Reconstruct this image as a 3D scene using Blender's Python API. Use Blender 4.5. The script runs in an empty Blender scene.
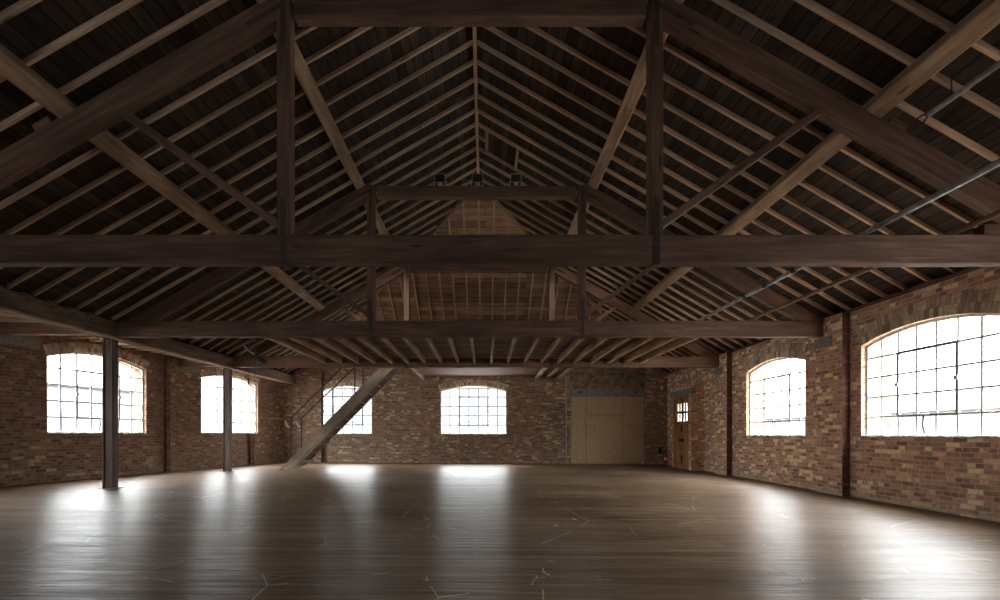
import bpy, math, random
from mathutils import Vector, Matrix
random.seed(7)
C = bpy.context.scene.collection
SC = bpy.context.scene
PI = math.pi

# ------------------------------------------------------------------ materials
def new_mat(name):
    m = bpy.data.materials.new(name); m.use_nodes = True
    nt = m.node_tree; nt.nodes.clear()
    out = nt.nodes.new('ShaderNodeOutputMaterial')
    b = nt.nodes.new('ShaderNodeBsdfPrincipled')
    nt.links.new(b.outputs[0], out.inputs[0])
    return m, nt, b, out

def N(nt, kind, **kw):
    n = nt.nodes.new(kind)
    for k, v in kw.items():
        if k in n.inputs.keys(): n.inputs[k].default_value = v
        else: setattr(n, k, v)
    return n

def ramp(nt, stops, interp='LINEAR'):
    r = nt.nodes.new('ShaderNodeValToRGB'); cr = r.color_ramp; cr.interpolation = interp
    while len(cr.elements) < len(stops): cr.elements.new(0.5)
    for e, (p, c) in zip(cr.elements, stops):
        e.position = p; e.color = (c[0], c[1], c[2], 1)
    return r

def mixc(nt, a, b, fac, mode='MIX'):
    m = nt.nodes.new('ShaderNodeMix'); m.data_type = 'RGBA'; m.blend_type = mode
    for sock, v in ((m.inputs[0], fac), (m.inputs[6], a), (m.inputs[7], b)):
        if hasattr(v, 'links'): nt.links.new(v, sock)
        elif isinstance(v, (int, float)): sock.default_value = v
        else: sock.default_value = (v[0], v[1], v[2], 1)
    return m.outputs[2]

def uv_map(nt, scale):
    t = nt.nodes.new('ShaderNodeTexCoord'); mp = nt.nodes.new('ShaderNodeMapping')
    mp.inputs['Scale'].default_value = scale
    nt.links.new(t.outputs['UV'], mp.inputs['Vector'])
    return mp.outputs[0]

def wood(name, c_dark, c_mid, c_light, rough=0.75, knots=True, bump=0.25):
    m, nt, b, out = new_mat(name)
    n1 = N(nt, 'ShaderNodeTexNoise', Scale=1.0, Detail=6.0, Roughness=0.65, Distortion=0.6)
    nt.links.new(uv_map(nt, (1.3, 16, 1)), n1.inputs['Vector'])
    r = ramp(nt, [(0.25, c_dark), (0.5, c_mid), (0.78, c_light)])
    nt.links.new(n1.outputs[0], r.inputs[0])
    n2 = N(nt, 'ShaderNodeTexNoise', Scale=1.0, Detail=3.0)
    nt.links.new(uv_map(nt, (0.9, 3.0, 1)), n2.inputs['Vector'])
    rr = ramp(nt, [(0.3, (0.6, 0.6, 0.6)), (0.7, (1.25, 1.22, 1.18))])
    nt.links.new(n2.outputs[0], rr.inputs[0])
    col = mixc(nt, r.outputs[0], rr.outputs[0], 1.0, 'MULTIPLY')
    if knots:
        v = N(nt, 'ShaderNodeTexVoronoi', Scale=1.0, Randomness=1.0)
        nt.links.new(uv_map(nt, (1.1, 5.0, 1)), v.inputs['Vector'])
        kr = ramp(nt, [(0.06, (0.3, 0.27, 0.25)), (0.12, (1, 1, 1))])
        nt.links.new(v.outputs['Distance'], kr.inputs[0])
        col = mixc(nt, col, kr.outputs[0], 0.8, 'MULTIPLY')
    nt.links.new(col, b.inputs['Base Color'])
    b.inputs['Roughness'].default_value = rough
    b.inputs['Specular IOR Level'].default_value = 0.25
    n3 = N(nt, 'ShaderNodeTexNoise', Scale=1.0, Detail=5.0)
    nt.links.new(uv_map(nt, (3, 60, 1)), n3.inputs['Vector'])
    bp = N(nt, 'ShaderNodeBump', Strength=bump, Distance=0.01)
    nt.links.new(n3.outputs[0], bp.inputs['Height']); nt.links.new(bp.outputs[0], b.inputs['Normal'])
    return m

def plain(name, col, rough=0.6, metal=0.0, var=0.25, scale=8):
    m, nt, b, out = new_mat(name)
    t = nt.nodes.new('ShaderNodeTexCoord')
    n = N(nt, 'ShaderNodeTexNoise', Scale=scale, Detail=5.0)
    nt.links.new(t.outputs['Object'], n.inputs['Vector'])
    r = ramp(nt, [(0.3, tuple(c*(1-var) for c in col)), (0.7, tuple(min(1, c*(1+var)) for c in col))])
    nt.links.new(n.outputs[0], r.inputs[0]); nt.links.new(r.outputs[0], b.inputs['Base Color'])
    b.inputs['Roughness'].default_value = rough; b.inputs['Metallic'].default_value = metal
    b.inputs['Specular IOR Level'].default_value = 0.3
    return m

BR_STOPS = [(0.0, (0.165, 0.105, 0.078)), (0.16, (0.235, 0.140, 0.100)), (0.34, (0.190, 0.120, 0.088)), (0.50, (0.275, 0.172, 0.125)),
            (0.62, (0.130, 0.084, 0.066)), (0.70, (0.235, 0.160, 0.115)), (0.84, (0.32, 0.245, 0.165)), (0.94, (0.43, 0.35, 0.235))]
def brick(name, tint=(1, 1, 1), buff=0.0, mortar=(0.27, 0.225, 0.18)):
    m, nt, b, out = new_mat(name)
    t = nt.nodes.new('ShaderNodeTexCoord')
    # slightly wandering courses
    wn = N(nt, 'ShaderNodeTexNoise', Scale=1.3, Detail=2.0)
    nt.links.new(t.outputs['UV'], wn.inputs['Vector'])
    sub = N(nt, 'ShaderNodeVectorMath', operation='SUBTRACT'); sub.inputs[1].default_value = (0.5, 0.5, 0.5)
    nt.links.new(wn.outputs['Color'], sub.inputs[0])
    sc = N(nt, 'ShaderNodeVectorMath', operation='SCALE'); sc.inputs['Scale'].default_value = 0.035
    nt.links.new(sub.outputs[0], sc.inputs[0])
    add = N(nt, 'ShaderNodeVectorMath', operation='ADD')
    nt.links.new(t.outputs['UV'], add.inputs[0]); nt.links.new(sc.outputs[0], add.inputs[1])
    br = nt.nodes.new('ShaderNodeTexBrick')
    br.offset = 0.5; br.squash = 0.55; br.squash_frequency = 3
    br.inputs['Scale'].default_value = 1.0
    br.inputs['Brick Width'].default_value = 0.225; br.inputs['Row Height'].default_value = 0.073
    br.inputs['Mortar Size'].default_value = 0.0065; br.inputs['Mortar Smooth'].default_value = 0.3
    br.inputs['Color1'].default_value = (0, 0, 0, 1); br.inputs['Color2'].default_value = (1, 1, 1, 1)
    br.inputs['Mortar'].default_value = (0.4, 0.4, 0.4, 1)
    nt.links.new(add.outputs[0], br.inputs['Vector'])
    # large scale drift of brick batches
    dn = N(nt, 'ShaderNodeTexNoise', Scale=0.5, Detail=2.0)
    nt.links.new(t.outputs['UV'], dn.inputs['Vector'])
    ma = N(nt, 'ShaderNodeMath', operation='MULTIPLY_ADD'); ma.inputs[1].default_value = 0.45; ma.inputs[2].default_value = -0.225 + buff
    nt.links.new(dn.outputs[0], ma.inputs[0])
    ad = N(nt, 'ShaderNodeMath', operation='ADD'); ad.use_clamp = True
    nt.links.new(br.outputs['Color'], ad.inputs[0]); nt.links.new(ma.outputs[0], ad.inputs[1])
    r = ramp(nt, BR_STOPS, 'CONSTANT'); nt.links.new(ad.outputs[0], r.inputs[0])
    fn = N(nt, 'ShaderNodeTexNoise', Scale=14.0, Detail=6.0, Roughness=0.7)
    nt.links.new(t.outputs['UV'], fn.inputs['Vector'])
    fr = ramp(nt, [(0.3, (0.62, 0.62, 0.62)), (0.7, (1.3, 1.3, 1.3))]); nt.links.new(fn.outputs[0], fr.inputs[0])
    col = mixc(nt, r.outputs[0], fr.outputs[0], 1.0, 'MULTIPLY')
    col = mixc(nt, col, mortar, br.outputs['Fac'])
    # lime bloom and rendered-over patches
    pn = N(nt, 'ShaderNodeTexNoise', Scale=2.4, Detail=7.0, Roughness=0.7)
    nt.links.new(t.outputs['UV'], pn.inputs['Vector'])
    pr = ramp(nt, [(0.60, (0, 0, 0)), (0.80, (0.5, 0.5, 0.5))]); nt.links.new(pn.outputs[0], pr.inputs[0])
    col = mixc(nt, col, (0.30, 0.25, 0.19), pr.outputs[0])
    # flaking whitish line along the wall foot
    sx = nt.nodes.new('ShaderNodeSeparateXYZ'); nt.links.new(t.outputs['UV'], sx.inputs[0])
    nn = N(nt, 'ShaderNodeTexNoise', Scale=9.0, Detail=5.0); nt.links.new(t.outputs['UV'], nn.inputs['Vector'])
    hs = N(nt, 'ShaderNodeMath', operation='MULTIPLY_ADD'); hs.inputs[1].default_value = 0.55; hs.inputs[2].default_value = -0.21
    nt.links.new(nn.outputs[0], hs.inputs[0])
    lt = N(nt, 'ShaderNodeMath', operation='LESS_THAN'); nt.links.new(sx.outputs[1], lt.inputs[0]); nt.links.new(hs.outputs[0], lt.inputs[1])
    lf = N(nt, 'ShaderNodeMath', operation='MULTIPLY'); lf.inputs[1].default_value = 0.35; nt.links.new(lt.outputs[0], lf.inputs[0])
    col = mixc(nt, col, (0.33, 0.29, 0.22), lf.outputs[0])
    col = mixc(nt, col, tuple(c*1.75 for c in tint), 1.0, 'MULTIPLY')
    nt.links.new(col, b.inputs['Base Color'])
    b.inputs['Roughness'].default_value = 0.9; b.inputs['Specular IOR Level'].default_value = 0.15
    h = N(nt, 'ShaderNodeMath', operation='MULTIPLY_ADD'); h.inputs[1].default_value = -1.0
    nt.links.new(br.outputs['Fac'], h.inputs[0]); nt.links.new(fn.outputs[0], h.inputs[2])
    bp = N(nt, 'ShaderNodeBump', Strength=0.7, Distance=0.012)
    nt.links.new(h.outputs[0], bp.inputs['Height']); nt.links.new(bp.outputs[0], b.inputs['Normal'])
    return m

def voussoir_mat(name):
    m, nt, b, out = new_mat(name)
    g = nt.nodes.new('ShaderNodeNewGeometry')
    r = ramp(nt, [(0.0, (0.24, 0.155, 0.12)), (0.15, (0.33, 0.25, 0.18)), (0.40, (0.40, 0.33, 0.24)), (0.75, (0.46, 0.40, 0.30)), (0.92, (0.28, 0.19, 0.15))], 'CONSTANT')
    nt.links.new(g.outputs['Random Per Island'], r.inputs[0])
    t = nt.nodes.new('ShaderNodeTexCoord')
    fn = N(nt, 'ShaderNodeTexNoise', Scale=14.0, Detail=6.0, Roughness=0.7); nt.links.new(t.outputs['Object'], fn.inputs['Vector'])
    fr = ramp(nt, [(0.3, (0.6, 0.6, 0.6)), (0.7, (1.15, 1.15, 1.15))]); nt.links.new(fn.outputs[0], fr.inputs[0])
    nt.links.new(mixc(nt, mixc(nt, r.outputs[0], fr.outputs[0], 1.0, 'MULTIPLY'), (2.0, 2.0, 2.0), 1.0, 'MULTIPLY'), b.inputs['Base Color'])
    b.inputs['Roughness'].default_value = 0.9; b.inputs['Specular IOR Level'].default_value = 0.15
    return m

def floor_mat():
    m, nt, b, out = new_mat('worn_floorboards')
    t = nt.nodes.new('ShaderNodeTexCoord')
    br = nt.nodes.new('ShaderNodeTexBrick'); br.offset = 0.37; br.offset_frequency = 3
    br.inputs['Scale'].default_value = 1.0; br.inputs['Brick Width'].default_value = 4.2; br.inputs['Row Height'].default_value = 0.145
    br.inputs['Mortar Size'].default_value = 0.0045; br.inputs['Mortar Smooth'].default_value = 0.6
    br.inputs['Color1'].default_value = (0, 0, 0, 1); br.inputs['Color2'].default_value = (1, 1, 1, 1); br.inputs['Mortar'].default_value = (0.5, 0.5, 0.5, 1)
    mpf = nt.nodes.new('ShaderNodeMapping'); mpf.inputs['Location'].default_value = (1.7, 0, 0); nt.links.new(t.outputs['UV'], mpf.inputs['Vector']); nt.links.new(mpf.outputs[0], br.inputs['Vector'])
    r = ramp(nt, [(0.0, (0.13, 0.082, 0.050)), (0.5, (0.17, 0.112, 0.070)), (1.0, (0.22, 0.152, 0.098))]); nt.links.new(br.outputs['Color'], r.inputs[0])
    n1 = N(nt, 'ShaderNodeTexNoise', Scale=1.0, Detail=7.0, Roughness=0.7); nt.links.new(uv_map(nt, (1.2, 22, 1)), n1.inputs['Vector'])
    r1 = ramp(nt, [(0.3, (0.55, 0.52, 0.5)), (0.72, (1.5, 1.5, 1.5))]); nt.links.new(n1.outputs[0], r1.inputs[0])
    col = mixc(nt, r.outputs[0], r1.outputs[0], 1.0, 'MULTIPLY')
    n2 = N(nt, 'ShaderNodeTexNoise', Scale=0.45, Detail=5.0, Roughness=0.6); nt.links.new(t.outputs['UV'], n2.inputs['Vector'])
    r2 = ramp(nt, [(0.35, (0.62, 0.6, 0.58)), (0.65, (1.3, 1.28, 1.25))]); nt.links.new(n2.outputs[0], r2.inputs[0])
    col = mixc(nt, col, r2.outputs[0], 1.0, 'MULTIPLY')
    # scratches: thin edges of large warped cells, broken up by noise
    def scratch(scale, seed, width, thr):
        mp = nt.nodes.new('ShaderNodeMapping'); mp.inputs['Location'].default_value = (seed, seed*1.7, 0); mp.inputs['Rotation'].default_value = (0, 0, seed)
        mp.inputs['Scale'].default_value = (scale, scale*0.6, 1); nt.links.new(t.outputs['UV'], mp.inputs['Vector'])
        wn = N(nt, 'ShaderNodeTexNoise', Scale=0.7, Detail=2.0); nt.links.new(mp.outputs[0], wn.inputs['Vector'])
        mx = N(nt, 'ShaderNodeVectorMath', operation='ADD'); sc_ = N(nt, 'ShaderNodeVectorMath', operation='SCALE'); sc_.inputs['Scale'].default_value = 0.3; nt.links.new(wn.outputs['Color'], sc_.inputs[0]); nt.links.new(mp.outputs[0], mx.inputs[0]); nt.links.new(sc_.outputs[0], mx.inputs[1])
        v = nt.nodes.new('ShaderNodeTexVoronoi'); v.feature = 'DISTANCE_TO_EDGE'; v.inputs['Scale'].default_value = 1.0
        nt.links.new(mx.outputs[0], v.inputs['Vector'])
        lt = N(nt, 'ShaderNodeMath', operation='LESS_THAN'); lt.inputs[1].default_value = width; nt.links.new(v.outputs['Distance'], lt.inputs[0])
        mn = N(nt, 'ShaderNodeTexNoise', Scale=1.1, Detail=4.0, Roughness=0.7); nt.links.new(mp.outputs[0], mn.inputs['Vector'])
        gt = N(nt, 'ShaderNodeMath', operation='GREATER_THAN'); gt.inputs[1].default_value = thr; nt.links.new(mn.outputs[0], gt.inputs[0])
        mu = N(nt, 'ShaderNodeMath', operation='MULTIPLY'); nt.links.new(lt.outputs[0], mu.inputs[0]); nt.links.new(gt.outputs[0], mu.inputs[1])
        return mu.outputs[0]
    s1 = scratch(0.55, 1.3, 0.0022, 0.52); s2 = scratch(1.3, 4.1, 0.0045, 0.57)
    mxx = N(nt, 'ShaderNodeMath', operation='MAXIMUM'); nt.links.new(s1, mxx.inputs[0]); nt.links.new(s2, mxx.inputs[1])
    sf = N(nt, 'ShaderNodeMath', operation='MULTIPLY'); sf.inputs[1].default_value = 0.85; nt.links.new(mxx.outputs[0], sf.inputs[0])
    col = mixc(nt, col, (0.55, 0.48, 0.39), sf.outputs[0])
    # dusty speckled scuffs
    n4 = N(nt, 'ShaderNodeTexNoise', Scale=1.0, Detail=8.0, Roughness=0.8); nt.links.new(uv_map(nt, (4.0, 16, 1)), n4.inputs['Vector'])
    r4 = ramp(nt, [(0.57, (0, 0, 0)), (0.66, (0.7, 0.7, 0.7))]); nt.links.new(n4.outputs[0], r4.inputs[0])
    col = mixc(nt, col, (0.30, 0.25, 0.195), r4.outputs[0])
    gf = N(nt, 'ShaderNodeMath', operation='MULTIPLY'); gf.inputs[1].default_value = 0.75; nt.links.new(br.outputs['Fac'], gf.inputs[0])
    col = mixc(nt, col, (0.02, 0.014, 0.01), gf.outputs[0])
    nt.links.new(col, b.inputs['Base Color'])
    n5 = N(nt, 'ShaderNodeTexNoise', Scale=1.0, Detail=5.0, Roughness=0.6); nt.links.new(uv_map(nt, (0.8, 7, 1)), n5.inputs['Vector'])
    mr = N(nt, 'ShaderNodeMapRange'); mr.inputs['From Min'].default_value = 0.3; mr.inputs['From Max'].default_value = 0.7
    mr.inputs['To Min'].default_value = FLOOR_R[0]; mr.inputs['To Max'].default_value = FLOOR_R[1]
    nt.links.new(n5.outputs[0], mr.inputs['Value']); nt.links.new(mr.outputs[0], b.inputs['Roughness'])
    b.inputs['Specular IOR Level'].default_value = FLOOR_SPEC
    b.inputs['Anisotropic'].default_value = 0.7; b.inputs['Anisotropic Rotation'].default_value = 0.25
    tg = nt.nodes.new('ShaderNodeTangent'); tg.direction_type = 'UV_MAP'; nt.links.new(tg.outputs[0], b.inputs['Tangent'])
    # bump: cupped boards and gaps
    n6 = N(nt, 'ShaderNodeTexNoise', Scale=1.0, Detail=4.0); nt.links.new(uv_map(nt, (1.6, 14, 1)), n6.inputs['Vector'])
    h = N(nt, 'ShaderNodeMath', operation='MULTIPLY_ADD'); h.inputs[1].default_value = -0.7
    nt.links.new(br.outputs['Fac'], h.inputs[0]); nt.links.new(n6.outputs[0], h.inputs[2])
    bp = N(nt, 'ShaderNodeBump', Strength=0.6, Distance=0.015)
    nt.links.new(h.outputs[0], bp.inputs['Height']); nt.links.new(bp.outputs[0], b.inputs['Normal'])
    return m

def boards_mat(name, cols, row=0.16, rough=0.85):
    m, nt, b, out = new_mat(name)
    t = nt.nodes.new('ShaderNodeTexCoord')
    br = nt.nodes.new('ShaderNodeTexBrick'); br.offset = 0.43
    br.inputs['Scale'].default_value = 1.0; br.inputs['Brick Width'].default_value = 2.3; br.inputs['Row Height'].default_value = row
    br.inputs['Mortar Size'].default_value = 0.006
    br.inputs['Color1'].default_value = (0, 0, 0, 1); br.inputs['Color2'].default_value = (1, 1, 1, 1); br.inputs['Mortar'].default_value = (0, 0, 0, 1)
    nt.links.new(t.outputs['UV'], br.inputs['Vector'])
    r = ramp(nt, [(0, cols[0]), (0.5, cols[1]), (1, cols[2])]); nt.links.new(br.outputs['Color'], r.inputs[0])
    n1 = N(nt, 'ShaderNodeTexNoise', Scale=1.0, Detail=6.0, Roughness=0.7); nt.links.new(uv_map(nt, (2.0, 14, 1)), n1.inputs['Vector'])
    r1 = ramp(nt, [(0.3, (0.5, 0.5, 0.5)), (0.7, (1.4, 1.4, 1.4))]); nt.links.new(n1.outputs[0], r1.inputs[0])
    col = mixc(nt, r.outputs[0], r1.outputs[0], 1.0, 'MULTIPLY')
    col = mixc(nt, col, (0.008, 0.006, 0.005), br.outputs['Fac'])
    nt.links.new(col, b.inputs['Base Color']); b.inputs['Roughness'].default_value = rough; b.inputs['Specular IOR Level'].default_value = 0.15
    bp = N(nt, 'ShaderNodeBump', Strength=0.5, Distance=0.01, invert=True)
    nt.links.new(br.outputs['Fac'], bp.inputs['Height']); nt.links.new(bp.outputs[0], b.inputs['Normal'])
    return m

def glass_mat():
    m = bpy.data.materials.new('window_glass'); m.use_nodes = True
    nt = m.node_tree; nt.nodes.clear()
    out = nt.nodes.new('ShaderNodeOutputMaterial')
    tr = nt.nodes.new('ShaderNodeBsdfTransparent'); tr.inputs[0].default_value = (0.93, 0.96, 0.96, 1)
    gl = nt.nodes.new('ShaderNodeBsdfGlossy'); gl.inputs['Roughness'].default_value = 0.03
    mx = nt.nodes.new('ShaderNodeMixShader'); mx.inputs[0].default_value = 0.05
    nt.links.new(tr.outputs[0], mx.inputs[1]); nt.links.new(gl.outputs[0], mx.inputs[2]); nt.links.new(mx.outputs[0], out.inputs[0])
    return m

FLOOR_R = (0.35, 0.46); FLOOR_SPEC = 0.2
SKY = 46.0
SKYRAMP = [(0.0, .10), (.14, .14), (.35, .47), (.7, .65)]
M = {}
M['truss'] = wood('dark_stained_timber', (0.085, 0.049, 0.036), (0.15, 0.088, 0.064), (0.25, 0.155, 0.11), 0.7)
M['truss3'] = wood('brown_timber', (0.11, 0.060, 0.038), (0.19, 0.108, 0.07), (0.29, 0.18, 0.12), 0.7)
M['raw'] = wood('pale_weathered_timber', (0.24, 0.155, 0.10), (0.43, 0.30, 0.20), (0.62, 0.455, 0.32), 0.8)
M['rafter'] = wood('rafter_timber', (0.36, 0.245, 0.17), (0.56, 0.405, 0.29), (0.74, 0.57, 0.42), 0.8)
M['stair'] = wood('grey_worn_timber', (0.13, 0.10, 0.075), (0.35, 0.29, 0.22), (0.56, 0.48, 0.37), 0.8)
M['girder'] = wood('flaking_girder_timber', (0.07, 0.047, 0.034), (0.16, 0.108, 0.074), (0.34, 0.25, 0.17), 0.85)
M['post'] = wood('painted_post', (0.10, 0.065, 0.055), (0.14, 0.092, 0.078), (0.19, 0.13, 0.11), 0.45, knots=False)
M['floor'] = floor_mat()
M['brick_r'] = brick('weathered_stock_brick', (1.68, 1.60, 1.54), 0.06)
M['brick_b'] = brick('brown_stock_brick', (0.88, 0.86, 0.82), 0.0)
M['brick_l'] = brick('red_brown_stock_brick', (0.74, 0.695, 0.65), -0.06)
M['brick_d'] = brick('dark_brick', (0.55, 0.45, 0.42), -0.1, (0.12, 0.09, 0.075))  # darker brick tone used on some pier faces
M['vous'] = voussoir_mat('arch_brick')
M['mortar'] = plain('lime_mortar', (0.30, 0.25, 0.20), 0.95)
M['roofb'] = boards_mat('dark_roof_boards', [(0.036, 0.027, 0.022), (0.056, 0.041, 0.033), (0.08, 0.058, 0.045)])
M['hipb'] = boards_mat('brown_hip_boards', [(0.22, 0.13, 0.08), (0.35, 0.215, 0.135), (0.50, 0.325, 0.21)], 0.2)
M['loftb'] = boards_mat('loft_boards', [(0.13, 0.10, 0.075), (0.20, 0.155, 0.115), (0.30, 0.24, 0.17)], 0.17)
M['iron'] = plain('black_iron', (0.035, 0.032, 0.032), 0.5, 0.3)
M['strap'] = plain('painted_strap_iron', (0.075, 0.055, 0.045), 0.6, 0.2)
M['steelbar'] = plain('grey_painted_steel', (0.68, 0.70, 0.70), 0.5)
M['casement'] = plain('dark_green_grey_steel', (0.27, 0.28, 0.275), 0.5)
M['glass'] = glass_mat()
M['stone'] = plain('grey_padstone', (0.30, 0.29, 0.25), 0.9, scale=14)
M['concrete'] = plain('grey_lintel', (0.26, 0.255, 0.225), 0.9, scale=6)
M['plaster'] = plain('mottled_old_plaster', (0.24, 0.19, 0.14), 0.95, var=0.6, scale=5)
M['sill'] = plain('crumbling_sill_mortar', (0.42, 0.39, 0.34), 0.95, var=0.4, scale=20)
M['pipe'] = plain('galvanised_pipe', (0.30, 0.31, 0.31), 0.45, 0.5, var=0.4, scale=10)
M['rust'] = plain('rusty_pipe', (0.21, 0.12, 0.08), 0.7)
M['white'] = plain('white_plastic', (0.75, 0.75, 0.72), 0.5, var=0.05)
M['conduit'] = plain('pale_conduit', (0.42, 0.38, 0.33), 0.6)
M['red'] = plain('red_paint', (0.50, 0.04, 0.035), 0.35, var=0.1)
M['black'] = plain('matt_black', (0.02, 0.02, 0.022), 0.5)
M['railsteel'] = plain('blackened_rail_steel', (0.05, 0.055, 0.065), 0.4, 0.4)
M['brightsteel'] = plain('bright_worn_steel', (0.6, 0.62, 0.65), 0.35, 0.6, var=0.1)
M['floodglass'] = plain('flood_lamp_glass', (0.45, 0.47, 0.5), 0.2)
M['cord'] = plain('brown_cord', (0.12, 0.08, 0.06), 0.8)
M['facade'] = plain('pale_render_facade', (0.085, 0.085, 0.09), 0.9, var=0.08, scale=1)
M['facade_brick'] = brick('neighbour_brick', (.5, .5, .48), 0.3)
M['ground'] = plain('outside_paving', (0.30, 0.30, 0.29), 0.9, scale=2)
M['facwin'] = plain('dull_blue_window', (0.07, 0.085, 0.10), 0.3, var=0.2, scale=3)
M['door'] = wood('varnished_door_pine', (0.27, 0.125, 0.045), (0.43, 0.22, 0.09), (0.56, 0.32, 0.145), 0.5, knots=False)

def ply_mat():
    m, nt, b, out = new_mat('plywood_sheet')
    t = nt.nodes.new('ShaderNodeTexCoord')
    n = N(nt, 'ShaderNodeTexNoise', Scale=1.0, Detail=3.0, Distortion=1.5); nt.links.new(uv_map(nt, (5.0, 0.9, 1)), n.inputs['Vector'])
    w = N(nt, 'ShaderNodeMath', operation='MULTIPLY'); w.inputs[1].default_value = 9.0; nt.links.new(n.outputs[0], w.inputs[0])
    fr = N(nt, 'ShaderNodeMath', operation='FRACT'); nt.links.new(w.outputs[0], fr.inputs[0])
    r = ramp(nt, [(0, (0.42, 0.30, 0.18)), (0.5, (0.60, 0.455, 0.29)), (1, (0.50, 0.365, 0.225))]); nt.links.new(fr.outputs[0], r.inputs[0])
    v = N(nt, 'ShaderNodeTexVoronoi', Scale=1.0); nt.links.new(uv_map(nt, (3.4, 2.4, 1)), v.inputs['Vector'])
    kr = ramp(nt, [(0.035, (0.2, 0.15, 0.1)), (0.07, (1, 1, 1))]); nt.links.new(v.outputs['Distance'], kr.inputs[0])
    col = mixc(nt, r.outputs[0], kr.outputs[0], 0.85, 'MULTIPLY')
    nt.links.new(col, b.inputs['Base Color']); b.inputs['Roughness'].default_value = 0.75; b.inputs['Specular IOR Level'].default_value = 0.25
    return m
M['ply'] = ply_mat()

# ------------------------------------------------------------------ mesh builder
class MB:
    def __init__(s): s.v = []; s.f = []; s.uv = []; s.mi = []
    def face(s, pts, uvs=None, mi=0):
        i = len(s.v); s.v += [tuple(p) for p in pts]; s.f.append(tuple(range(i, i+len(pts))))
        s.uv.append(uvs if uvs else [(p[0], p[2]) for p in pts]); s.mi.append(mi)
    def shared(s, verts, faces, uvs, mi=0):
        i = len(s.v); s.v += [tuple(p) for p in verts]
        for f, u in zip(faces, uvs): s.f.append(tuple(a+i for a in f)); s.uv.append(u); s.mi.append(mi)
    def beam(s, a, b, w, h, up=(0, 0, 1), ch=0.008, seg=1, wob=0.0, mi=0):
        """timber from a to b (centre line), w across, h along up; chamfered edges, uv runs along the length"""
        a = Vector(a); b = Vector(b); d = b-a; L = d.length; d.normalize()
        up = Vector(up); sd = d.cross(up)
        if sd.length < 1e-4: up = Vector((0, 1, 0)); sd = d.cross(up)
        sd.normalize(); up = sd.cross(d).normalized()
        ch = min(ch, w*.3, h*.3); x, y = w/2, h/2
        sec = [(-x+ch, -y), (x-ch, -y), (x, -y+ch), (x, y-ch), (x-ch, y), (-x+ch, y), (-x, y-ch), (-x, -y+ch)]
        n = len(sec); per = [0]
        for k in range(n):
            p, q = sec[k], sec[(k+1) % n]; per.append(per[-1]+math.hypot(p[0]-q[0], p[1]-q[1]))
        ou, ov = random.uniform(0, 50), random.uniform(0, 50)
        vs = []; ox = oy = 0
        for i in range(seg+1):
            t = i/seg
            if wob and 0 < i < seg: ox = random.uniform(-wob, wob); oy = random.uniform(-wob, wob)
            elif wob: ox = oy = 0
            for k, (px, py) in enumerate(sec):
                j = random.uniform(-wob, wob)*.35 if wob else 0
                vs.append(a + d*(L*t) + sd*(px*(1+j*2)+ox) + up*(py*(1+j*2)+oy))
        fs = []; us = []
        for i in range(seg):
            u0, u1 = ou+L*i/seg, ou+L*(i+1)/seg
            for k in range(n):
                k2 = (k+1) % n
                fs.append((i*n+k, (i+1)*n+k, (i+1)*n+k2, i*n+k2))
                us.append([(u0, ov+per[k]), (u1, ov+per[k]), (u1, ov+per[k+1]), (u0, ov+per[k+1])])
        fs.append(tuple(reversed(range(n)))[::-1]); us.append([(ou+p[1], ov+p[0]*3) for p in sec])
        fs.append(tuple(seg*n+k for k in reversed(range(n)))); us.append([(ou+sec[k][1], ov+sec[k][0]*3) for k in reversed(range(n))])
        s.shared(vs, fs, us, mi); return s
    def box(s, lo, hi, mi=0, ch=0.004):
        lo = Vector(lo); hi = Vector(hi); c = (lo+hi)/2; e = hi-lo
        ax = max(range(3), key=lambda k: e[k])
        if ax == 0: s.beam((lo.x, c.y, c.z), (hi.x, c.y, c.z), e.y, e.z, (0, 0, 1), ch, mi=mi)
        elif ax == 1: s.beam((c.x, lo.y, c.z), (c.x, hi.y, c.z), e.x, e.z, (0, 0, 1), ch, mi=mi)
        else: s.beam((c.x, c.y, lo.z), (c.x, c.y, hi.z), e.x, e.y, (0, 1, 0), ch, mi=mi)
        return s
    def tube(s, pts, r, n=10, mi=0, cap=True, radii=None):
        pts = [Vector(p) for p in pts]; vs = []; prev = None
        for i, p in enumerate(pts):
            d = (pts[min(i+1, len(pts)-1)]-pts[max(i-1, 0)]).normalized()
            if prev is None:
                prev = d.orthogonal().normalized()
            prev = (prev - d*prev.dot(d)).normalized(); q = d.cross(prev)
            rr = radii[i] if radii else r
            for k in range(n):
                an = 2*PI*k/n; vs.append(p + prev*math.cos(an)*rr + q*math.sin(an)*rr)
        fs = []; us = []
        for i in range(len(pts)-1):
            for k in range(n):
                k2 = (k+1) % n; fs.append((i*n+k, i*n+k2, (i+1)*n+k2, (i+1)*n+k)); us.append([(i, k*.1), (i, k*.1+.1), (i+1, k*.1+.1), (i+1, k*.1)])
        if cap:
            fs.append(tuple(reversed(range(n)))); us.append([(0, 0)]*n)
            b = (len(pts)-1)*n; fs.append(tuple(range(b, b+n))); us.append([(0, 0)]*n)
        s.shared(vs, fs, us, mi); return s
    def prism(s, outline, y0, y1, mi=0):
        """outline in (x,z) extruded along y"""
        n = len(outline)
        s.shared([(x, y0, z) for x, z in outline]+[(x, y1, z) for x, z in outline],
                 [tuple(range(n)), tuple(reversed(range(n, 2*n)))]+[(i, n+i, n+(i+1) % n, (i+1) % n) for i in range(n)],
                 [list(outline), list(reversed(outline))]+[[(0, 0), (1, 0), (1, .1), (0, .1)]]*n, mi)
        return s
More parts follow.
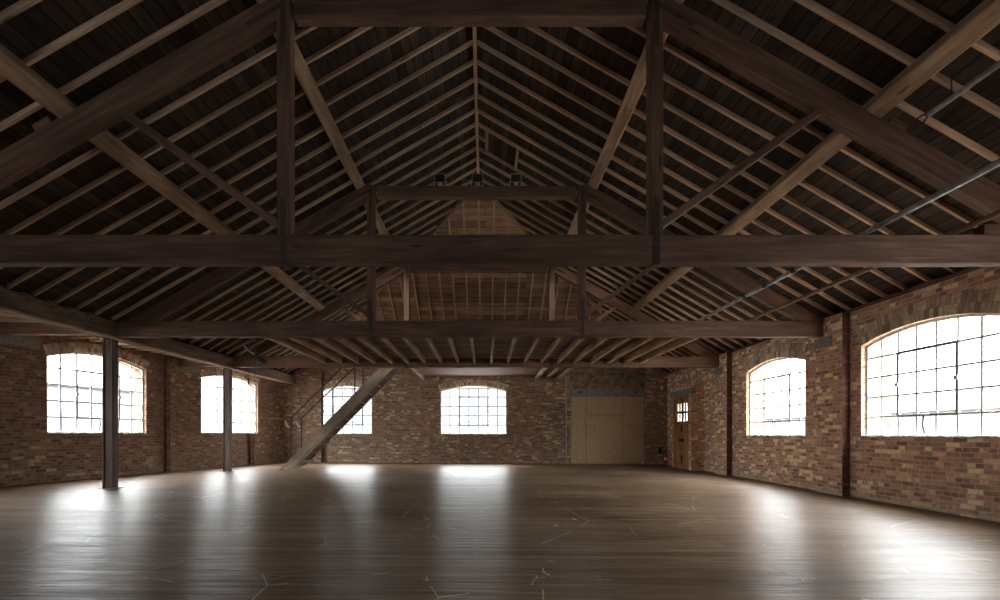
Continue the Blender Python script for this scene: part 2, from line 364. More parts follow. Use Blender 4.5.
    def build(s, name, mat, parent=None, smooth=False):
        me = bpy.data.meshes.new(name); me.from_pydata(s.v, [], s.f)
        ul = me.uv_layers.new(name='UVMap'); i = 0
        flat = [c for u in s.uv for p in u for c in p]
        ul.data.foreach_set('uv', flat)
        for m in (mat if isinstance(mat, list) else [mat]): me.materials.append(M[m])
        me.polygons.foreach_set('material_index', s.mi)
        if smooth: me.polygons.foreach_set('use_smooth', [True]*len(s.f))
        me.update()
        o = bpy.data.objects.new(name, me); C.objects.link(o)
        if parent: o.parent = parent; o.matrix_parent_inverse = Matrix.Translation(-parent.location)
        return o

def tag(o, label, cat, group=None, kind=None):
    o['label'] = label; o['category'] = cat
    if group: o['group'] = group
    if kind: o['kind'] = kind
    return o
def empty(name, loc, label, cat, group=None, kind=None):
    o = bpy.data.objects.new(name, None); C.objects.link(o); o.location = loc; o.empty_display_size = 0.2
    return tag(o, label, cat, group, kind)
def RY(k): return 10.66+.43*k
def floor_z(x): return -0.0055*x

# ------------------------------------------------------------------ key dimensions (metres; camera at the origin looking along +y)
CX = -0.17                      # centre line of the roof
Y1, Y2, Y3 = 5.56, 9.80, 14.29  # fronts of the three trusses
YB = 19.0
TIE0, TIE1 = 3.085, 3.41
SL = 0.575
def comm(u): return 7.59 - SL*u        # underside of common rafters
def ptop(u): return 7.43 - SL*u        # top of principal rafters
def WR(y): return 6.78 + 0.0145*y      # right wall inner face
HY0 = 12.6; HS = 0.6                  # hip starts

# ------------------------------------------------------------------ walls with arched openings
def arc_z(t, spring, crown):     # t 0..1 across
    if crown <= spring + 1e-4: return spring
    w2 = 0.5; r = crown-spring
    return spring + r*(1-((t-.5)/.5)**2) if False else spring + r*math.cos((t-.5)*PI)**0.9 * (1.0)

def arc_seg(t, w, spring, crown):
    h = crown-spring
    if h < 1e-4: return spring
    R = (w*w/4+h*h)/(2*h); x = (t-.5)*w
    return crown - R + math.sqrt(max(0, R*R-x*x))

class Wall:
    """vertical wall from a to b (xy of the inner face), thickness th away from the room (side = +1: left of a->b)"""
    def __init__(s, mb, a, b, z0, z1, th, side, openings, uoff=0.0, mi=0):
        s.a = Vector((a[0], a[1], 0)); d = Vector((b[0]-a[0], b[1]-a[1], 0)); s.L = d.length; s.d = d.normalized()
        s.n = Vector((-s.d.y, s.d.x, 0))*side   # outward
        s.op = openings; s.uoff = uoff
        cuts = [0.0]; 
        segs = []
        x = 0.0
        for o in sorted(openings, key=lambda o: o['u0']):
            segs.append((x, o['u0'], None)); K = 20 if o['crown'] > o['spring'] else 1
            for k in range(K):
                segs.append((o['u0']+(o['u1']-o['u0'])*k/K, o['u0']+(o['u1']-o['u0'])*(k+1)/K, (o, k/K, (k+1)/K)))
            x = o['u1']
        segs.append((x, s.L, None))
        def P(u, z, t): return s.a + s.d*u + s.n*t + Vector((0, 0, z))
        def quad(u0, z00, z01, u1, z10, z11):
            for t in (0, th):
                mb.face([P(u0, z00, t), P(u1, z10, t), P(u1, z11, t), P(u0, z01, t)],
                        [(u0+uoff, z00), (u1+uoff, z10), (u1+uoff, z11), (u0+uoff, z01)], mi)
        for (u0, u1, o) in segs:
            if u1-u0 < 1e-6: continue
            if o is None: quad(u0, z0, z1, u1, z0, z1)
            else:
                op, t0, t1 = o; w = op['u1']-op['u0']
                za, zb = arc_seg(t0, w, op['spring'], op['crown']), arc_seg(t1, w, op['spring'], op['crown'])
                if op['sill'] > z0+.01: quad(u0, z0, op['sill'], u1, z0, op['sill'])
                quad(u0, za, z1, u1, zb, z1)
                mb.face([P(u0, za, 0), P(u1, zb, 0), P(u1, zb, th), P(u0, za, th)], [(u0, 0), (u1, 0), (u1, th), (u0, th)], mi)
                mb.face([P(u0, op['sill'], 0), P(u1, op['sill'], 0), P(u1, op['sill'], th), P(u0, op['sill'], th)], [(u0, 0.5), (u1, 0.5), (u1, th+.5), (u0, th+.5)], mi)
        for op in openings:
            for u in (op['u0'], op['u1']):
                mb.face([P(u, op['sill'], 0), P(u, op['sill'], th), P(u, op['spring'], th), P(u, op['spring'], 0)],
                        [(0, op['sill']), (th, op['sill']), (th, op['spring']), (0, op['spring'])], mi)
        for u in (0, s.L): mb.face([P(u, z0, 0), P(u, z0, th), P(u, z1, th), P(u, z1, 0)], [(0, z0), (th, z0), (th, z1), (0, z1)], mi)
        mb.face([P(0, z1, 0), P(s.L, z1, 0), P(s.L, z1, th), P(0, z1, th)], [(0, 0.5), (s.L, 0.5), (s.L, 0.5+th), (0, 0.5+th)], mi)
        mb.face([P(0, z0, 0), P(s.L, z0, 0), P(s.L, z0, th), P(0, z0, th)], [(0, 0.5), (s.L, 0.5), (s.L, 0.5+th), (0, 0.5+th)], mi)
        s.P = P
    def arch(s, op, parent, rings=2, h=0.21, bw=0.075):
        """soldier-brick relieving arch over an opening, a little proud of the wall"""
        mb = MB(); w = op['u1']-op['u0']; hh = op['crown']-op['spring']
        R = (w*w/4+hh*hh)/(2*hh); cz = op['crown']-R; cu = (op['u0']+op['u1'])/2; half = math.asin(w/2/R)
        def Q(r, an, t): return s.P(cu+r*math.sin(an), cz+r*math.cos(an), t)
        ext = half*1.02
        # mortar bed
        K = 24
        for k in range(K):
            a0, a1 = -ext+2*ext*k/K, -ext+2*ext*(k+1)/K; r0, r1 = R+.002, R+rings*(h*.52)+.004
            mb.face([Q(r0, a0, -.004), Q(r0, a1, -.004), Q(r1, a1, -.004), Q(r1, a0, -.004)], None, 1)
        for rg in range(rings):
            r0 = R+.003+rg*h*.52; r1 = r0+h*.5
            n = int(2*ext*(r0+r1)/2/bw)
            for k in range(n):
                a0 = -ext+2*ext*(k+.07)/n; a1 = -ext+2*ext*(k+.93)/n; j = random.uniform(.006, .016)
                v = [Q(r0, a0, -j), Q(r0, a1, -j), Q(r1, a1, -j), Q(r1, a0, -j), Q(r0, a0, .01), Q(r0, a1, .01), Q(r1, a1, .01), Q(r1, a0, .01)]
                fs = [(0, 1, 2, 3), (0, 4, 5, 1), (1, 5, 6, 2), (2, 6, 7, 3), (3, 7, 4, 0)]
                mb.shared(v, fs, [[(0, 0)]*4]*5, 0)
        return mb.build('brick_arch', ['vous', 'mortar'], parent)

WIN = [0]
def window(wall, op, label, cols, depth=0.11, casement=(2, 5), stay=True, low=1, high=4, full=True):
    """steel window in an opening of a wall: frame, glazing bars, pane, pivoting casement with stay"""
    WIN[0] += 1
    u0, u1 = op['u0'], op['u1']; w = u1-u0; sill = op['sill']
    base = wall.P((u0+u1)/2, sill, depth)
    root = empty('window_%d' % WIN[0], base, label, 'window', kind='structure')
    pitch = (op['spring']-sill)/4.68
    P = wall.P; nn = wall.n
    def top(u): return arc_seg((u-u0)/w, w, op['spring'], op['crown'])
    fr = MB(); b = 0.042
    fr.beam(P(u0, sill+b/2, depth), P(u1, sill+b/2, depth), .05, b)
    for u in (u0+b/2, u1-b/2): fr.beam(P(u, sill, depth), P(u, op['spring']+.01, depth), b, .05, nn)
    K = 16
    for k in range(K):
        ua, ub = u0+w*k/K, u0+w*(k+1)/K
        fr.beam(P(ua, top(ua)-b/2, depth), P(ub, top(ub)-b/2, depth), .05, b, ch=.002)
    fr.build('frame', 'steelbar', root)
    bars = MB(); t = 0.030
    cu0, cu1 = u0+w*casement[0]/cols, u0+w*casement[1]/cols; cz0, cz1 = sill+low*pitch, sill+high*pitch
    for k in range(1, cols):
        u = u0+w*k/cols; bars.beam(P(u, sill+.02, depth), P(u, top(u)-.01, depth), t, .03, nn, .002)
    for r in range(1, 5):
        z = sill+r*pitch; bars.beam(P(u0+.01, z, depth), P(u1-.01, z, depth), .03, t, (0, 0, 1), .002)
    bars.build('glazing_bars', 'steelbar', root)
    # glass sheet, one polygon fan following the arch
    g = MB(); pts = [P(u0, sill, depth), P(u1, sill, depth)]+[P(u1-w*k/K, top(u1-w*k/K), depth) for k in range(K+1)]
    g.face(pts); g.build('pane', 'glass', root)
    if full:
        c = MB(); cb = 0.045; dd = depth-.022
        c.beam(P(cu0, cz0, dd), P(cu1, cz0, dd), .03, cb); c.beam(P(cu0, cz1, dd), P(cu1, cz1, dd), .03, cb)
        c.beam(P(cu0, cz0, dd), P(cu0, cz1, dd), cb, .03, nn); c.beam(P(cu1, cz0, dd), P(cu1, cz1, dd), cb, .03, nn)
        co = c.build('casement', 'casement', root)
        for u in (cu0, cu1):
            h = MB(); z = (cz0+cz1)/2
            h.beam(P(u, z-.03, dd-.02), P(u, z+.03, dd-.02), .07, .03, nn); h.build('pivot', 'white', root)
        if stay:
            h = MB(); um = (cu0+cu1)/2-.03
            h.tube([P(um-.03, cz0-.01, dd-.05), P(um, cz0-.02, dd-.06), P(um+.01, cz0-.15, dd-.07), P(um-.02, sill+.06, dd-.06)], .010, 8)
            h.tube([P(um-.09, cz0, dd-.03), P(um+.07, cz0, dd-.03)], .018, 8)
            h.build('stay', 'iron', root)
    s = MB(); k = 0
    n = 22
    for i in range(n):
        a = u0+w*i/n; bb = u0+w*(i+1)/n; z = sill+random.uniform(.0, .02)
        s.box((0, 0, 0), (0.001, 0.001, 0.001)) if False else None
        s.beam(P(a, z-.005, .045), P(bb, z-.005, .045), .11+random.uniform(-.02, .02), .03, ch=.006, wob=0)
    s.build('sill', 'sill', root)
    return root

# ---- floor
f = MB(); xs = (-14, 9); ys = (-5.5, YB+.4)
top = [(xs[0], ys[0], floor_z(xs[0])), (xs[1], ys[0], floor_z(xs[1])), (xs[1], ys[1], floor_z(xs[1])), (xs[0], ys[1], floor_z(xs[0]))]
f.face(top, [(p[0], p[1]) for p in top])
bot = [(p[0], p[1], p[2]-.3) for p in top]; f.face(list(reversed(bot)), [(p[0], p[1]) for p in reversed(bot)])
for i in range(4):
    j = (i+1) % 4; f.face([top[i], bot[i], bot[j], top[j]], [(0, 0), (0, .3), (4, .3), (4, 0)])
tag(f.build('floor', 'floor'), 'worn dark brown floorboards running across the whole empty room', 'floor', kind='structure')

# ---- right wall
def on_r(y): return (y+5.5)*math.hypot(1, .0145)
mb = MB()
def opr(y0, y1, sill=1.09, spring=2.75, crown=2.93): return dict(u0=on_r(y0), u1=on_r(y1), sill=sill, spring=spring, crown=crown)
ops_r = [opr(2.3, 4.75), opr(6.53, 9.0), opr(10.61, 13.06, 1.085, 2.76, 2.95)]
door_op = dict(u0=on_r(15.88), u1=on_r(17.20), sill=-.06, spring=2.42, crown=2.42)
wr = Wall(mb, (WR(-5.5), -5.5), (WR(YB+.35), YB+.35), -.06, 3.44, .36, -1, ops_r+[door_op])
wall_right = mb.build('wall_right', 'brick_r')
tag(wall_right, 'red and buff brick side wall with two arched windows and the pine door', 'wall', kind='structure')
for op in ops_r: wr.arch(op, wall_right, 2, .30, .08)
for (ya, yb) in ((5.05, 5.8), (9.28, 10.02), (13.85, 14.55)):
    p = MB(); xa = WR(ya)-.15
    z1 = 3.075 if ya > 5 else 3.2
    # near face, front face, far face with brick uvs
    x2 = WR(ya)+.05
    for (q, uvs) in ((((xa, ya), (x2, ya)), (0, .2)), (((xa, ya), (xa, yb)), (.2, .2+yb-ya)), (((xa, yb), (x2, yb)), (1.3, 1.5))):
        (ax, ay), (bx, by) = q
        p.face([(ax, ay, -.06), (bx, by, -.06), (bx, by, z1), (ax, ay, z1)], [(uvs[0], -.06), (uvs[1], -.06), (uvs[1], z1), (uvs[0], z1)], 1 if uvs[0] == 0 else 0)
    p.face([(xa, ya, z1), (x2, ya, z1), (x2, yb, z1), (xa, yb, z1)], [(0, 0), (.2, 0), (.2, .7), (0, .7)])
    # part of the pier beside the beam end carries on to the wall head
    yq = ya+.48 if ya != 5.05 else ya+.45
    for (ax, ay, bx, by, ua, ub) in ((xa, ya, x2, ya, 0, .2), (xa, ya, xa, yq, .2, .65), (xa, yq, x2, yq, .65, .85)):
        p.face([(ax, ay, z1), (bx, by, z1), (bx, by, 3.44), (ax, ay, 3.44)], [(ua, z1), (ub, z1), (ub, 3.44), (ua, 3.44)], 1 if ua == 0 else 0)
    p.face([(xa, ya, 3.44), (x2, ya, 3.44), (x2, yq, 3.44), (xa, yq, 3.44)], [(0, 0), (.2, 0), (.2, .4), (0, .4)])
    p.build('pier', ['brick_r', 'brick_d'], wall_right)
window(wr, ops_r[0], 'arched steel window in the side wall just outside the picture edge', 7, full=False)
window(wr, ops_r[1], 'large bright arched steel window nearest the viewer on the buff brick wall', 7)
window(wr, ops_r[2], 'arched steel window between the two brick piers, left of the largest window', 7)

# door lobby thickening in front of the right wall
mb = MB()
dl = dict(u0=.18, u1=1.50, sill=-.06, spring=2.42, crown=2.42)
wl = Wall(mb, (6.6, 15.7), (6.6, 17.3), -.06, 2.70, .42, -1, [dl], 3.3)
lob = mb.build('brick_surround', 'brick_r', wall_right)
lin = MB().box((6.58, 15.62, 2.42), (6.72, 17.42, 2.60)); lin.build('door_lintel', 'concrete', wall_right)
MB().box((6.76, 17.18, -.04), (7.40, 17.215, 2.42)).build('bounce_panel', 'white', wall_right)  # added white panel bouncing daylight so the door panes look bright
droot = empty('door_1', (6.7, 16.5, floor_z(6.7)), 'brown pine plank door with four small bright panes in the brick corner', 'door', kind='structure')
fz = floor_z(6.7)
fr = MB()
fr.box((6.62, 15.88, fz), (6.74, 15.95, 2.42)); fr.box((6.62, 17.13, fz), (6.74, 17.20, 2.42)); fr.box((6.62, 15.95, 2.34), (6.74, 17.13, 2.42)); fr.box((6.60, 15.95, -.06), (6.80, 17.13, fz+.012))
fr.build('door_frame', 'door', droot)
lf = MB(); y0, y1 = 15.955, 17.125; X0, X1 = 6.65, 6.70
gy0, gy1, gz0, gz1 = y0+.17, y1-.17, 1.56, 2.17
pw = (y1-y0)/7
for k in range(7): lf.box((X0, y0+pw*k+.002, fz+.01), (X1, y0+pw*(k+1)-.002, gz0))
lf.box((X0, y0, gz0), (X1, gy0, 2.335)); lf.box((X0, gy1, gz0), (X1, y1, 2.335)); lf.box((X0, gy0, gz1), (X1, gy1, 2.335))
leaf = lf.build('door_leaf', 'door', droot)
b_ = MB(); ym = (gy0+gy1)/2; zm = (gz0+gz1)/2
b_.box((X0-.005, ym-.05, gz0), (X1, ym+.05, gz1)); b_.box((X0-.005, gy0, zm-.03), (X1, gy1, zm+.03))
for yy in ((gy0+ym-.05)/2, (gy1+ym+.05)/2): b_.box((X0, yy-.018, gz0), (X1, yy+.018, gz1))
b_.build('glazing_bars', 'iron', leaf)
g = MB(); g.face([(6.68, gy0, gz0), (6.68, gy1, gz0), (6.68, gy1, gz1), (6.68, gy0, gz1)]); g.build('pane', 'glass', leaf)
r_ = MB(); r_.box((X0-.02, y0+.06, 1.44), (X0, y1-.06, 1.53)); r_.box((X0-.02, y0+.06, fz+.12), (X0, y1-.06, fz+.24)); r_.build('ledge', 'door', leaf)
lk = MB(); lk.box((X0-.05, ym-.16, .88), (X0, ym+.12, .97)); lk.tube([(X0-.09, ym-.1, .93), (X0-.09, ym+.14, .93)], .014, 8); lk.build('lock', 'iron', leaf)
bo = MB(); bo.box((X0-.035, ym-.02, 1.22), (X0, ym+.02, 1.42)); bo.box((X0-.035, ym-.02, .1), (X0, ym+.02, .42)); bo.box((X0-.03, ym-.02, 2.18), (X0, ym+.02, 2.33)); bo.build('bolt', 'iron', leaf)

# ---- back wall
def ob(x0, x1, sill, spring, crown): return dict(u0=x0+8.2, u1=x1+8.2, sill=sill, spring=spring, crown=crown)
ops_b = [ob(-6.32, -4.38, 1.12, 2.83, 3.02), ob(-1.735, .85, 1.11, 2.82, 3.02)]
big = ob(3.34, 6.17, -.06, 2.59, 2.59)
mb = MB()
wb = Wall(mb, (-8.2, YB), (7.5, YB), -.06, 3.80, .4, 1, ops_b+[big])
wall_back = mb.build('wall_back', 'brick_b'); tag(wall_back, 'brown brick end wall with two arched windows and a boarded doorway', 'wall', kind='structure')
for op in ops_b: wb.arch(op, wall_back, 2, .22, .08)
window(wb, ops_b[0], 'small arched steel window behind the wooden staircase', 5, casement=(1, 4), stay=False)
window(wb, ops_b[1], 'arched steel window in the middle of the end wall', 7)
MB().box((3.2, YB-.03, 2.59), (6.12, YB+.1, 2.90)).build('concrete_lintel', 'concrete', wall_back)
bm_ = MB()
for x in (3.66, 5.82): bm_.beam((x, YB-.034, 2.745-.05), (x, YB-.034, 2.745+.05), .07, .02, (0, 1, 0))
bm_.build('bolt_plate', 'iron', wall_back)
pl = MB(); 
pl.box((3.30, YB-.012, 2.90), (6.17, YB+.05, 3.5)); pl.build('plaster_patch', 'plaster', wall_back)
q = MB()
for (ax, ay, bx, by) in ((6.2, YB+.01, 6.2, YB-.06), (6.2, YB-.06, 7.05, YB-.06)):
    q.face([(ax, ay, -.05), (bx, by, -.05), (bx, by, 3.7), (ax, ay, 3.7)], [(ax+ay, -.05), (bx+by, -.05), (bx+by, 3.7), (ax+ay, 3.7)])
q.face([(6.2, YB-.06, 3.7), (7.05, YB-.06, 3.7), (7.05, YB+.01, 3.7), (6.2, YB+.01, 3.7)])
q.build('brick_return', 'brick_b', wall_back)
MB().box((3.3, YB+.06, -.05), (6.2, YB+.3, 2.6)).build('added_seam_backing', 'black', wall_back)  # unseen backing added so daylight cannot leak through the sheet seams
# plywood sheets closing the doorway
pr = empty('plywood_hoarding', (4.75, YB+.04, floor_z(4.75)), 'large plywood sheeting closing the doorway under the grey lintel', 'plywood board')
for (a, b, c, d) in ((3.345, 3.915, -.02, 2.585), (3.93, 5.335, -.02, 1.865), (3.93, 5.335, 1.88, 2.585), (5.35, 6.165, -.02, 2.585)):
    p = MB(); o_ = random.uniform(0, 9)
    p.shared([(a, YB+.02, c), (b, YB+.02, c), (b, YB+.02, d), (a, YB+.02, d), (a, YB+.045, c), (b, YB+.045, c), (b, YB+.045, d), (a, YB+.045, d)],
             [(0, 1, 2, 3), (4, 7, 6, 5), (0, 4, 5, 1), (1, 5, 6, 2), (2, 6, 7, 3), (3, 7, 4, 0)],
             [[(a+o_, c), (b+o_, c), (b+o_, d), (a+o_, d)], [(0, 0)]*4, [(0, 0)]*4, [(0, 0)]*4, [(0, 0)]*4, [(0, 0)]*4])
    p.build('sheet', 'ply', pr)

# ---- left wall (bends at the pier)
PA = Vector((-9.98-.1893*15.6, 10.08-15.6, 0)); P1 = Vector((-9.2, 14.2, 0)); P3 = Vector((-7.72, YB+.3, 0))
mb = MB()
LA = (P1-PA).length; kA = math.hypot(1, .1893)
def ola(y0, y1): return dict(u0=(y0-PA.y)*kA, u1=(y1-PA.y)*kA, sill=1.15, spring=2.91, crown=3.13)
ops_l = [ola(5.3, 7.85), ola(10.98, 13.50)]
wa = Wall(mb, PA.xy, P1.xy, -.06, 3.52, .4, 1, ops_l)
LB = (P3-P1).length; kB = LB/(P3.y-P1.y)
ops_l2 = [dict(u0=(15.33-14.2)*kB, u1=(17.68-14.2)*kB, sill=1.15, spring=2.92, crown=3.10)]
wbb = Wall(mb, P1.xy, P3.xy, -.06, 3.52, .4, 1, ops_l2, 20.0)
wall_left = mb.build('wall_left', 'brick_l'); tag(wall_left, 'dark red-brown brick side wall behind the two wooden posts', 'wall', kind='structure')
for op in ops_l: wa.arch(op, wall_left, 2, .22, .08)
for op in ops_l2: wbb.arch(op, wall_left, 2, .22, .08)
def low_pier(wall, u, w, pj, z1):
    p = MB(); a, b = wall.P(u, 0, -pj), wall.P(u+w, 0, -pj); c, d = wall.P(u, 0, .03), wall.P(u+w, 0, .03)
    for (m, n_, ua, ub) in ((c, a, 0, .12), (a, b, .12, .12+w), (b, d, .12+w, .25+w)):
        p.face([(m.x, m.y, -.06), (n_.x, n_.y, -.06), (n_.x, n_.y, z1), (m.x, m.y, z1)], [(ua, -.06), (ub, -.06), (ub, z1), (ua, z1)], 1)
    p.face([(v.x, v.y, z1) for v in (a, b, d, c)], [(0, 0), (w, 0), (w, .1), (0, .1)])
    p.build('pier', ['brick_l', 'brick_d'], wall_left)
low_pier(wa, LA-.13, .13, .10, 3.5); low_pier(wbb, (17.25-14.2)*kB, .2, .07, 1.15)
window(wa, ops_l[0], 'arched steel window in the dark side wall just beyond the picture edge', 7, full=False)
window(wa, ops_l[1], 'wide arched steel window partly behind the nearer wooden post', 7)
window(wbb, ops_l2[0], 'arched steel window partly behind the further wooden post', 7)

# wall behind the viewer, with one window added for fill light
ops_f = [dict(u0=a, u1=a+2.8, sill=.9, spring=2.9, crown=3.15) for a in (6.3,)]
mb = MB(); wq = Wall(mb, (-13.5, -5.3), (7.5, -5.3), -.06, 8.2, .3, -1, ops_f)
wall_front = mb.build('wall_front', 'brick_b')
tag(wall_front, 'brick gable wall behind the viewer', 'wall', kind='structure')
for op, lab in zip(ops_f, ('towards the posts',)):
    window(wq, op, 'arched steel window added for fill light in the gable behind the viewer, ' + lab, 7, full=False)

# padstones set in the brickwork
for (wall, par, u, w, z0, z1) in ((wr, wall_right, on_r(9.55), .52, 2.86, 3.075), (wr, wall_right, on_r(14.08), .46, 2.88, 3.075),
                                 (wb, wall_back, 8.2-2.6, .36, 3.06, 3.24), (wb, wall_back, 8.2+1.92, .36, 3.06, 3.24),
                                 (wa, wall_left, (10.05-PA.y)*kA, .8, 3.03, 3.27), (wbb, wall_left, .45, .62, 3.03, 3.22)):
    p = MB(); pj = -.165 if wall is wr else -.012
    a = wall.P(u, (z0+z1)/2, pj/2+.01); b = wall.P(u+w, (z0+z1)/2, pj/2+.01)
    p.beam(a, b, abs(pj)+.02, z1-z0, ch=.01); p.build('padstone', 'stone', par)

# ------------------------------------------------------------------ outside
tag(MB().box((-60, -40, -3.6), (60, 70, -3.4)).build('ground_outside', 'ground'), 'pale ground outside the building', 'ground', kind='structure')
def facade(name, x0, y0, x1, y1, z1, label, mat='facade', dpt=1.0, rows=2):
    root = empty(name, ((x0+x1)/2, (y0+y1)/2, -3.4), label, 'building')
    a = Vector((x0, y0, 0)); b = Vector((x1, y1, 0)); d = (b-a).normalized(); L = (b-a).length; n = Vector((-d.y, d.x, 0))
    if n.dot(Vector((0, 8, 0))-a) < 0: n = -n
    m = MB(); c = (a+b)/2-n*dpt; m.beam((a-n*dpt)+Vector((0, 0, (z1-3.4)/2)), (b-n*dpt)+Vector((0, 0, (z1-3.4)/2)), dpt*2, z1+3.4, ch=.02); m.build('wall', mat, root)
    r = MB(); r.beam(a-n*dpt+Vector((0, 0, z1+.08)), b-n*dpt+Vector((0, 0, z1+.08)), dpt*2+.3, .16, ch=.02); r.build('parapet', 'stone', root)
    k = 0; u = 1.0
    while u < L-1.5:
        for z in [z1-1.9-2.6*i for i in range(rows)]:
            p = a+d*u; q_ = MB(); q_.beam(p+Vector((0, 0, z))+n*.02, p+d*1.3+Vector((0, 0, z))+n*.02, .06, 1.3, ch=.01); q_.build('window', 'facwin', root)
        u += 2.6
facade('neighbouring_building', -24, 14, -20, 34, 3.6, 'pale rendered building seen through the windows of the dark side wall')
facade('neighbouring_building', 22, 4, 20, 40, 2.2, 'low pale building seen through the windows of the buff brick wall')
facade('neighbouring_building', -16, 36, 14, 36, 4.5, 'pale building faintly seen through the end wall windows')
for (yy, lab) in ((9.36, 'brick buttress outside the largest window'), (13.5, 'brick buttress outside the second window of the buff wall')):
    p = MB(); p.shared([(7.32, yy, -3.4), (7.75, yy, -3.4), (7.75, yy, 3.4), (7.32, yy, 3.4), (7.32, yy+.6, -3.4), (7.75, yy+.6, -3.4), (7.75, yy+.6, 3.4), (7.32, yy+.6, 3.4)],
                       [(0, 1, 2, 3), (5, 4, 7, 6), (0, 3, 7, 4), (1, 5, 6, 2), (3, 2, 6, 7)],
                       [[(0, 0), (.43, 0), (.43, 6.8), (0, 6.8)]]*5)
    tag(p.build('brick_buttress', 'facade_brick'), lab, 'buttress', kind='structure')

# ------------------------------------------------------------------ trusses
def truss(y, label, mat, matl, lite=False):
    t = 0.15; ym = y+t/2
    root = empty('roof_truss', (CX, ym, TIE0), label, 'roof truss')
    xr = WR(y)-.15 + (0.0)
    xl = -7.33
    MB().beam((xl, ym, (TIE0+TIE1)/2), (xr-.004, ym, (TIE0+TIE1)/2), t, TIE1-TIE0, seg=14, wob=.004, ch=.012).build('tie_beam', mat, root)
    for sg in (-1, 1):
        X = CX+sg*2.12
        MB().beam((X, ym, TIE1), (X, ym, 6.12), .155, .148, (0, 1, 0), ch=.01).build('queen_post', mat, root)
        # principal rafter, birdsmouthed on the tie and butted on the post head
        u0, u1 = 6.72, 2.17; pd = .27; cs = math.cos(math.atan(SL)); vz = pd/cs
        def P(u, dz): return (CX+sg*u, ptop(u)+dz)
        out = [P(u1, 0), P(u1, -vz), (CX+sg*6.55, TIE1+.002), (CX+sg*(7.43-TIE1)/SL*1.0, TIE1+.002)]
        m = MB(); n = 10; vs = []; fs = []; us = []
        # strip of quads along the rafter for grain direction
        ue = 6.98
        for i in range(n+1):
            u = u1+(ue-u1)*i/n; zt = ptop(u); zb = max(zt-vz, TIE1+.002); zt = max(zt, TIE1+.004)
            X_ = CX+sg*u
            vs += [(X_, y+.01, zt), (X_, y+.01, zb), (X_, y+t-.01, zb), (X_, y+t-.01, zt)]
        o1 = random.uniform(0, 30)
        for i in range(n):
            a, b = i*4, i*4+4; L0, L1 = o1+(ue-u1)*i/n*1.15, o1+(ue-u1)*(i+1)/n*1.15
            for k in range(4):
                k2 = (k+1) % 4; ff = (a+k, a+k2, b+k2, b+k)
                fs.append(ff if sg > 0 else ff[::-1]); v0, v1 = (k*.31, k*.31+.27)
                uu = [(L0, v0), (L0, v1), (L1, v1), (L1, v0)]; us.append(uu if sg > 0 else uu[::-1])
        fs += [(0, 3, 2, 1), tuple(n*4+k for k in range(4))]; us += [[(0, 0)]*4]*2
        m.shared(vs, fs, us); m.build('principal_rafter', mat, root)
        # raking strut
        zs = ptop(3.98)-vz
        MB().beam((CX+sg*2.15, ym, TIE1+.10), (CX+sg*4.0, ym, zs+.02), .09, .09).build('strut', mat, root)
        # iron straps
        st = MB(); st.box((X-.035, y-.008, TIE0-.012), (X+.035, y, TIE1+.42)); st.box((X-.035, y+t, TIE0-.012), (X+.035, y+t+.008, TIE1+.42)); st.box((X-.035, y-.008, TIE0-.02), (X+.035, y+t+.008, TIE0-.002))
        for z in (TIE1+.08, TIE1+.3): st.tube([(X, y-.02, z), (X, y+t+.02, z)], .014, 8)
        st.build('iron_strap', 'strap', root)
        hp = MB(); hp.box((X-.03, y-.008, 5.55), (X+.03, y+.002, 6.12)); hp.beam((X-.0, y-.004, 6.03), (X+sg*.42, y-.004, 6.03-.24), .006, .05)
        for (dx, dz) in ((0, 5.62), (0, 5.8), (sg*.3, 5.87), (-sg*.3, 6.0)): hp.tube([(X+dx, y-.022, dz if dx == 0 else dz), (X+dx, y, dz)], .016, 6)
        hp.build('head_plate', 'strap', root)
    MB().beam((CX-2.0, ym, 5.995), (CX+2.0, ym, 5.995), t+.01, .225, ch=.012).build('straining_beam', mat, root)
    return root
tr1 = truss(Y1, 'dark timber roof truss nearest the viewer, its tie beam crossing the whole room', 'truss', 'raw')
MB().box((5.68, Y1+.01, TIE1+.001), (6.45, Y1+.14, 3.53)).build('packing_block', 'truss', tr1)
truss(Y2, 'dark timber roof truss with three small floodlights on its upper beam', 'truss', 'raw')
truss(Y3, 'brown timber roof truss furthest away, framing the boarded hip', 'truss3', 'raw')

# ------------------------------------------------------------------ posts, girder, lean-to
def post(y, label):
    x = -7.54; z0 = floor_z(x)
    root = empty('timber_post', (x, y+.08, z0), label, 'post')
    MB().beam((x, y+.08, z0+.012), (x, y+.08, TIE0-.045), .20, .15, (0, 1, 0), ch=.015).build('shaft', 'post', root)
    # dark channel face towards the aisle
    m = MB()
    m.box((x-.10, y-.02, z0+.012), (x-.072, y+.005, TIE0-.05)); m.box((x+.072, y-.02, z0+.012), (x+.10, y+.005, TIE0-.05)); m.build('flange', 'post', root)
    MB().box((x-.16, y-.06, z0-.002), (x+.16, y+.21, z0+.014)).build('base_plate', 'stone', root)
    MB().box((x-.17, y-.07, TIE0-.045), (x+.17, y+.25, TIE0-.012)).build('cap_plate', 'iron', root)
post(Y1, 'brown square post beside the picture edge carrying the nearest truss')
post(Y2, 'nearer and taller looking brown post in front of the wide window')
post(Y3, 'further brown post in front of the narrower window')
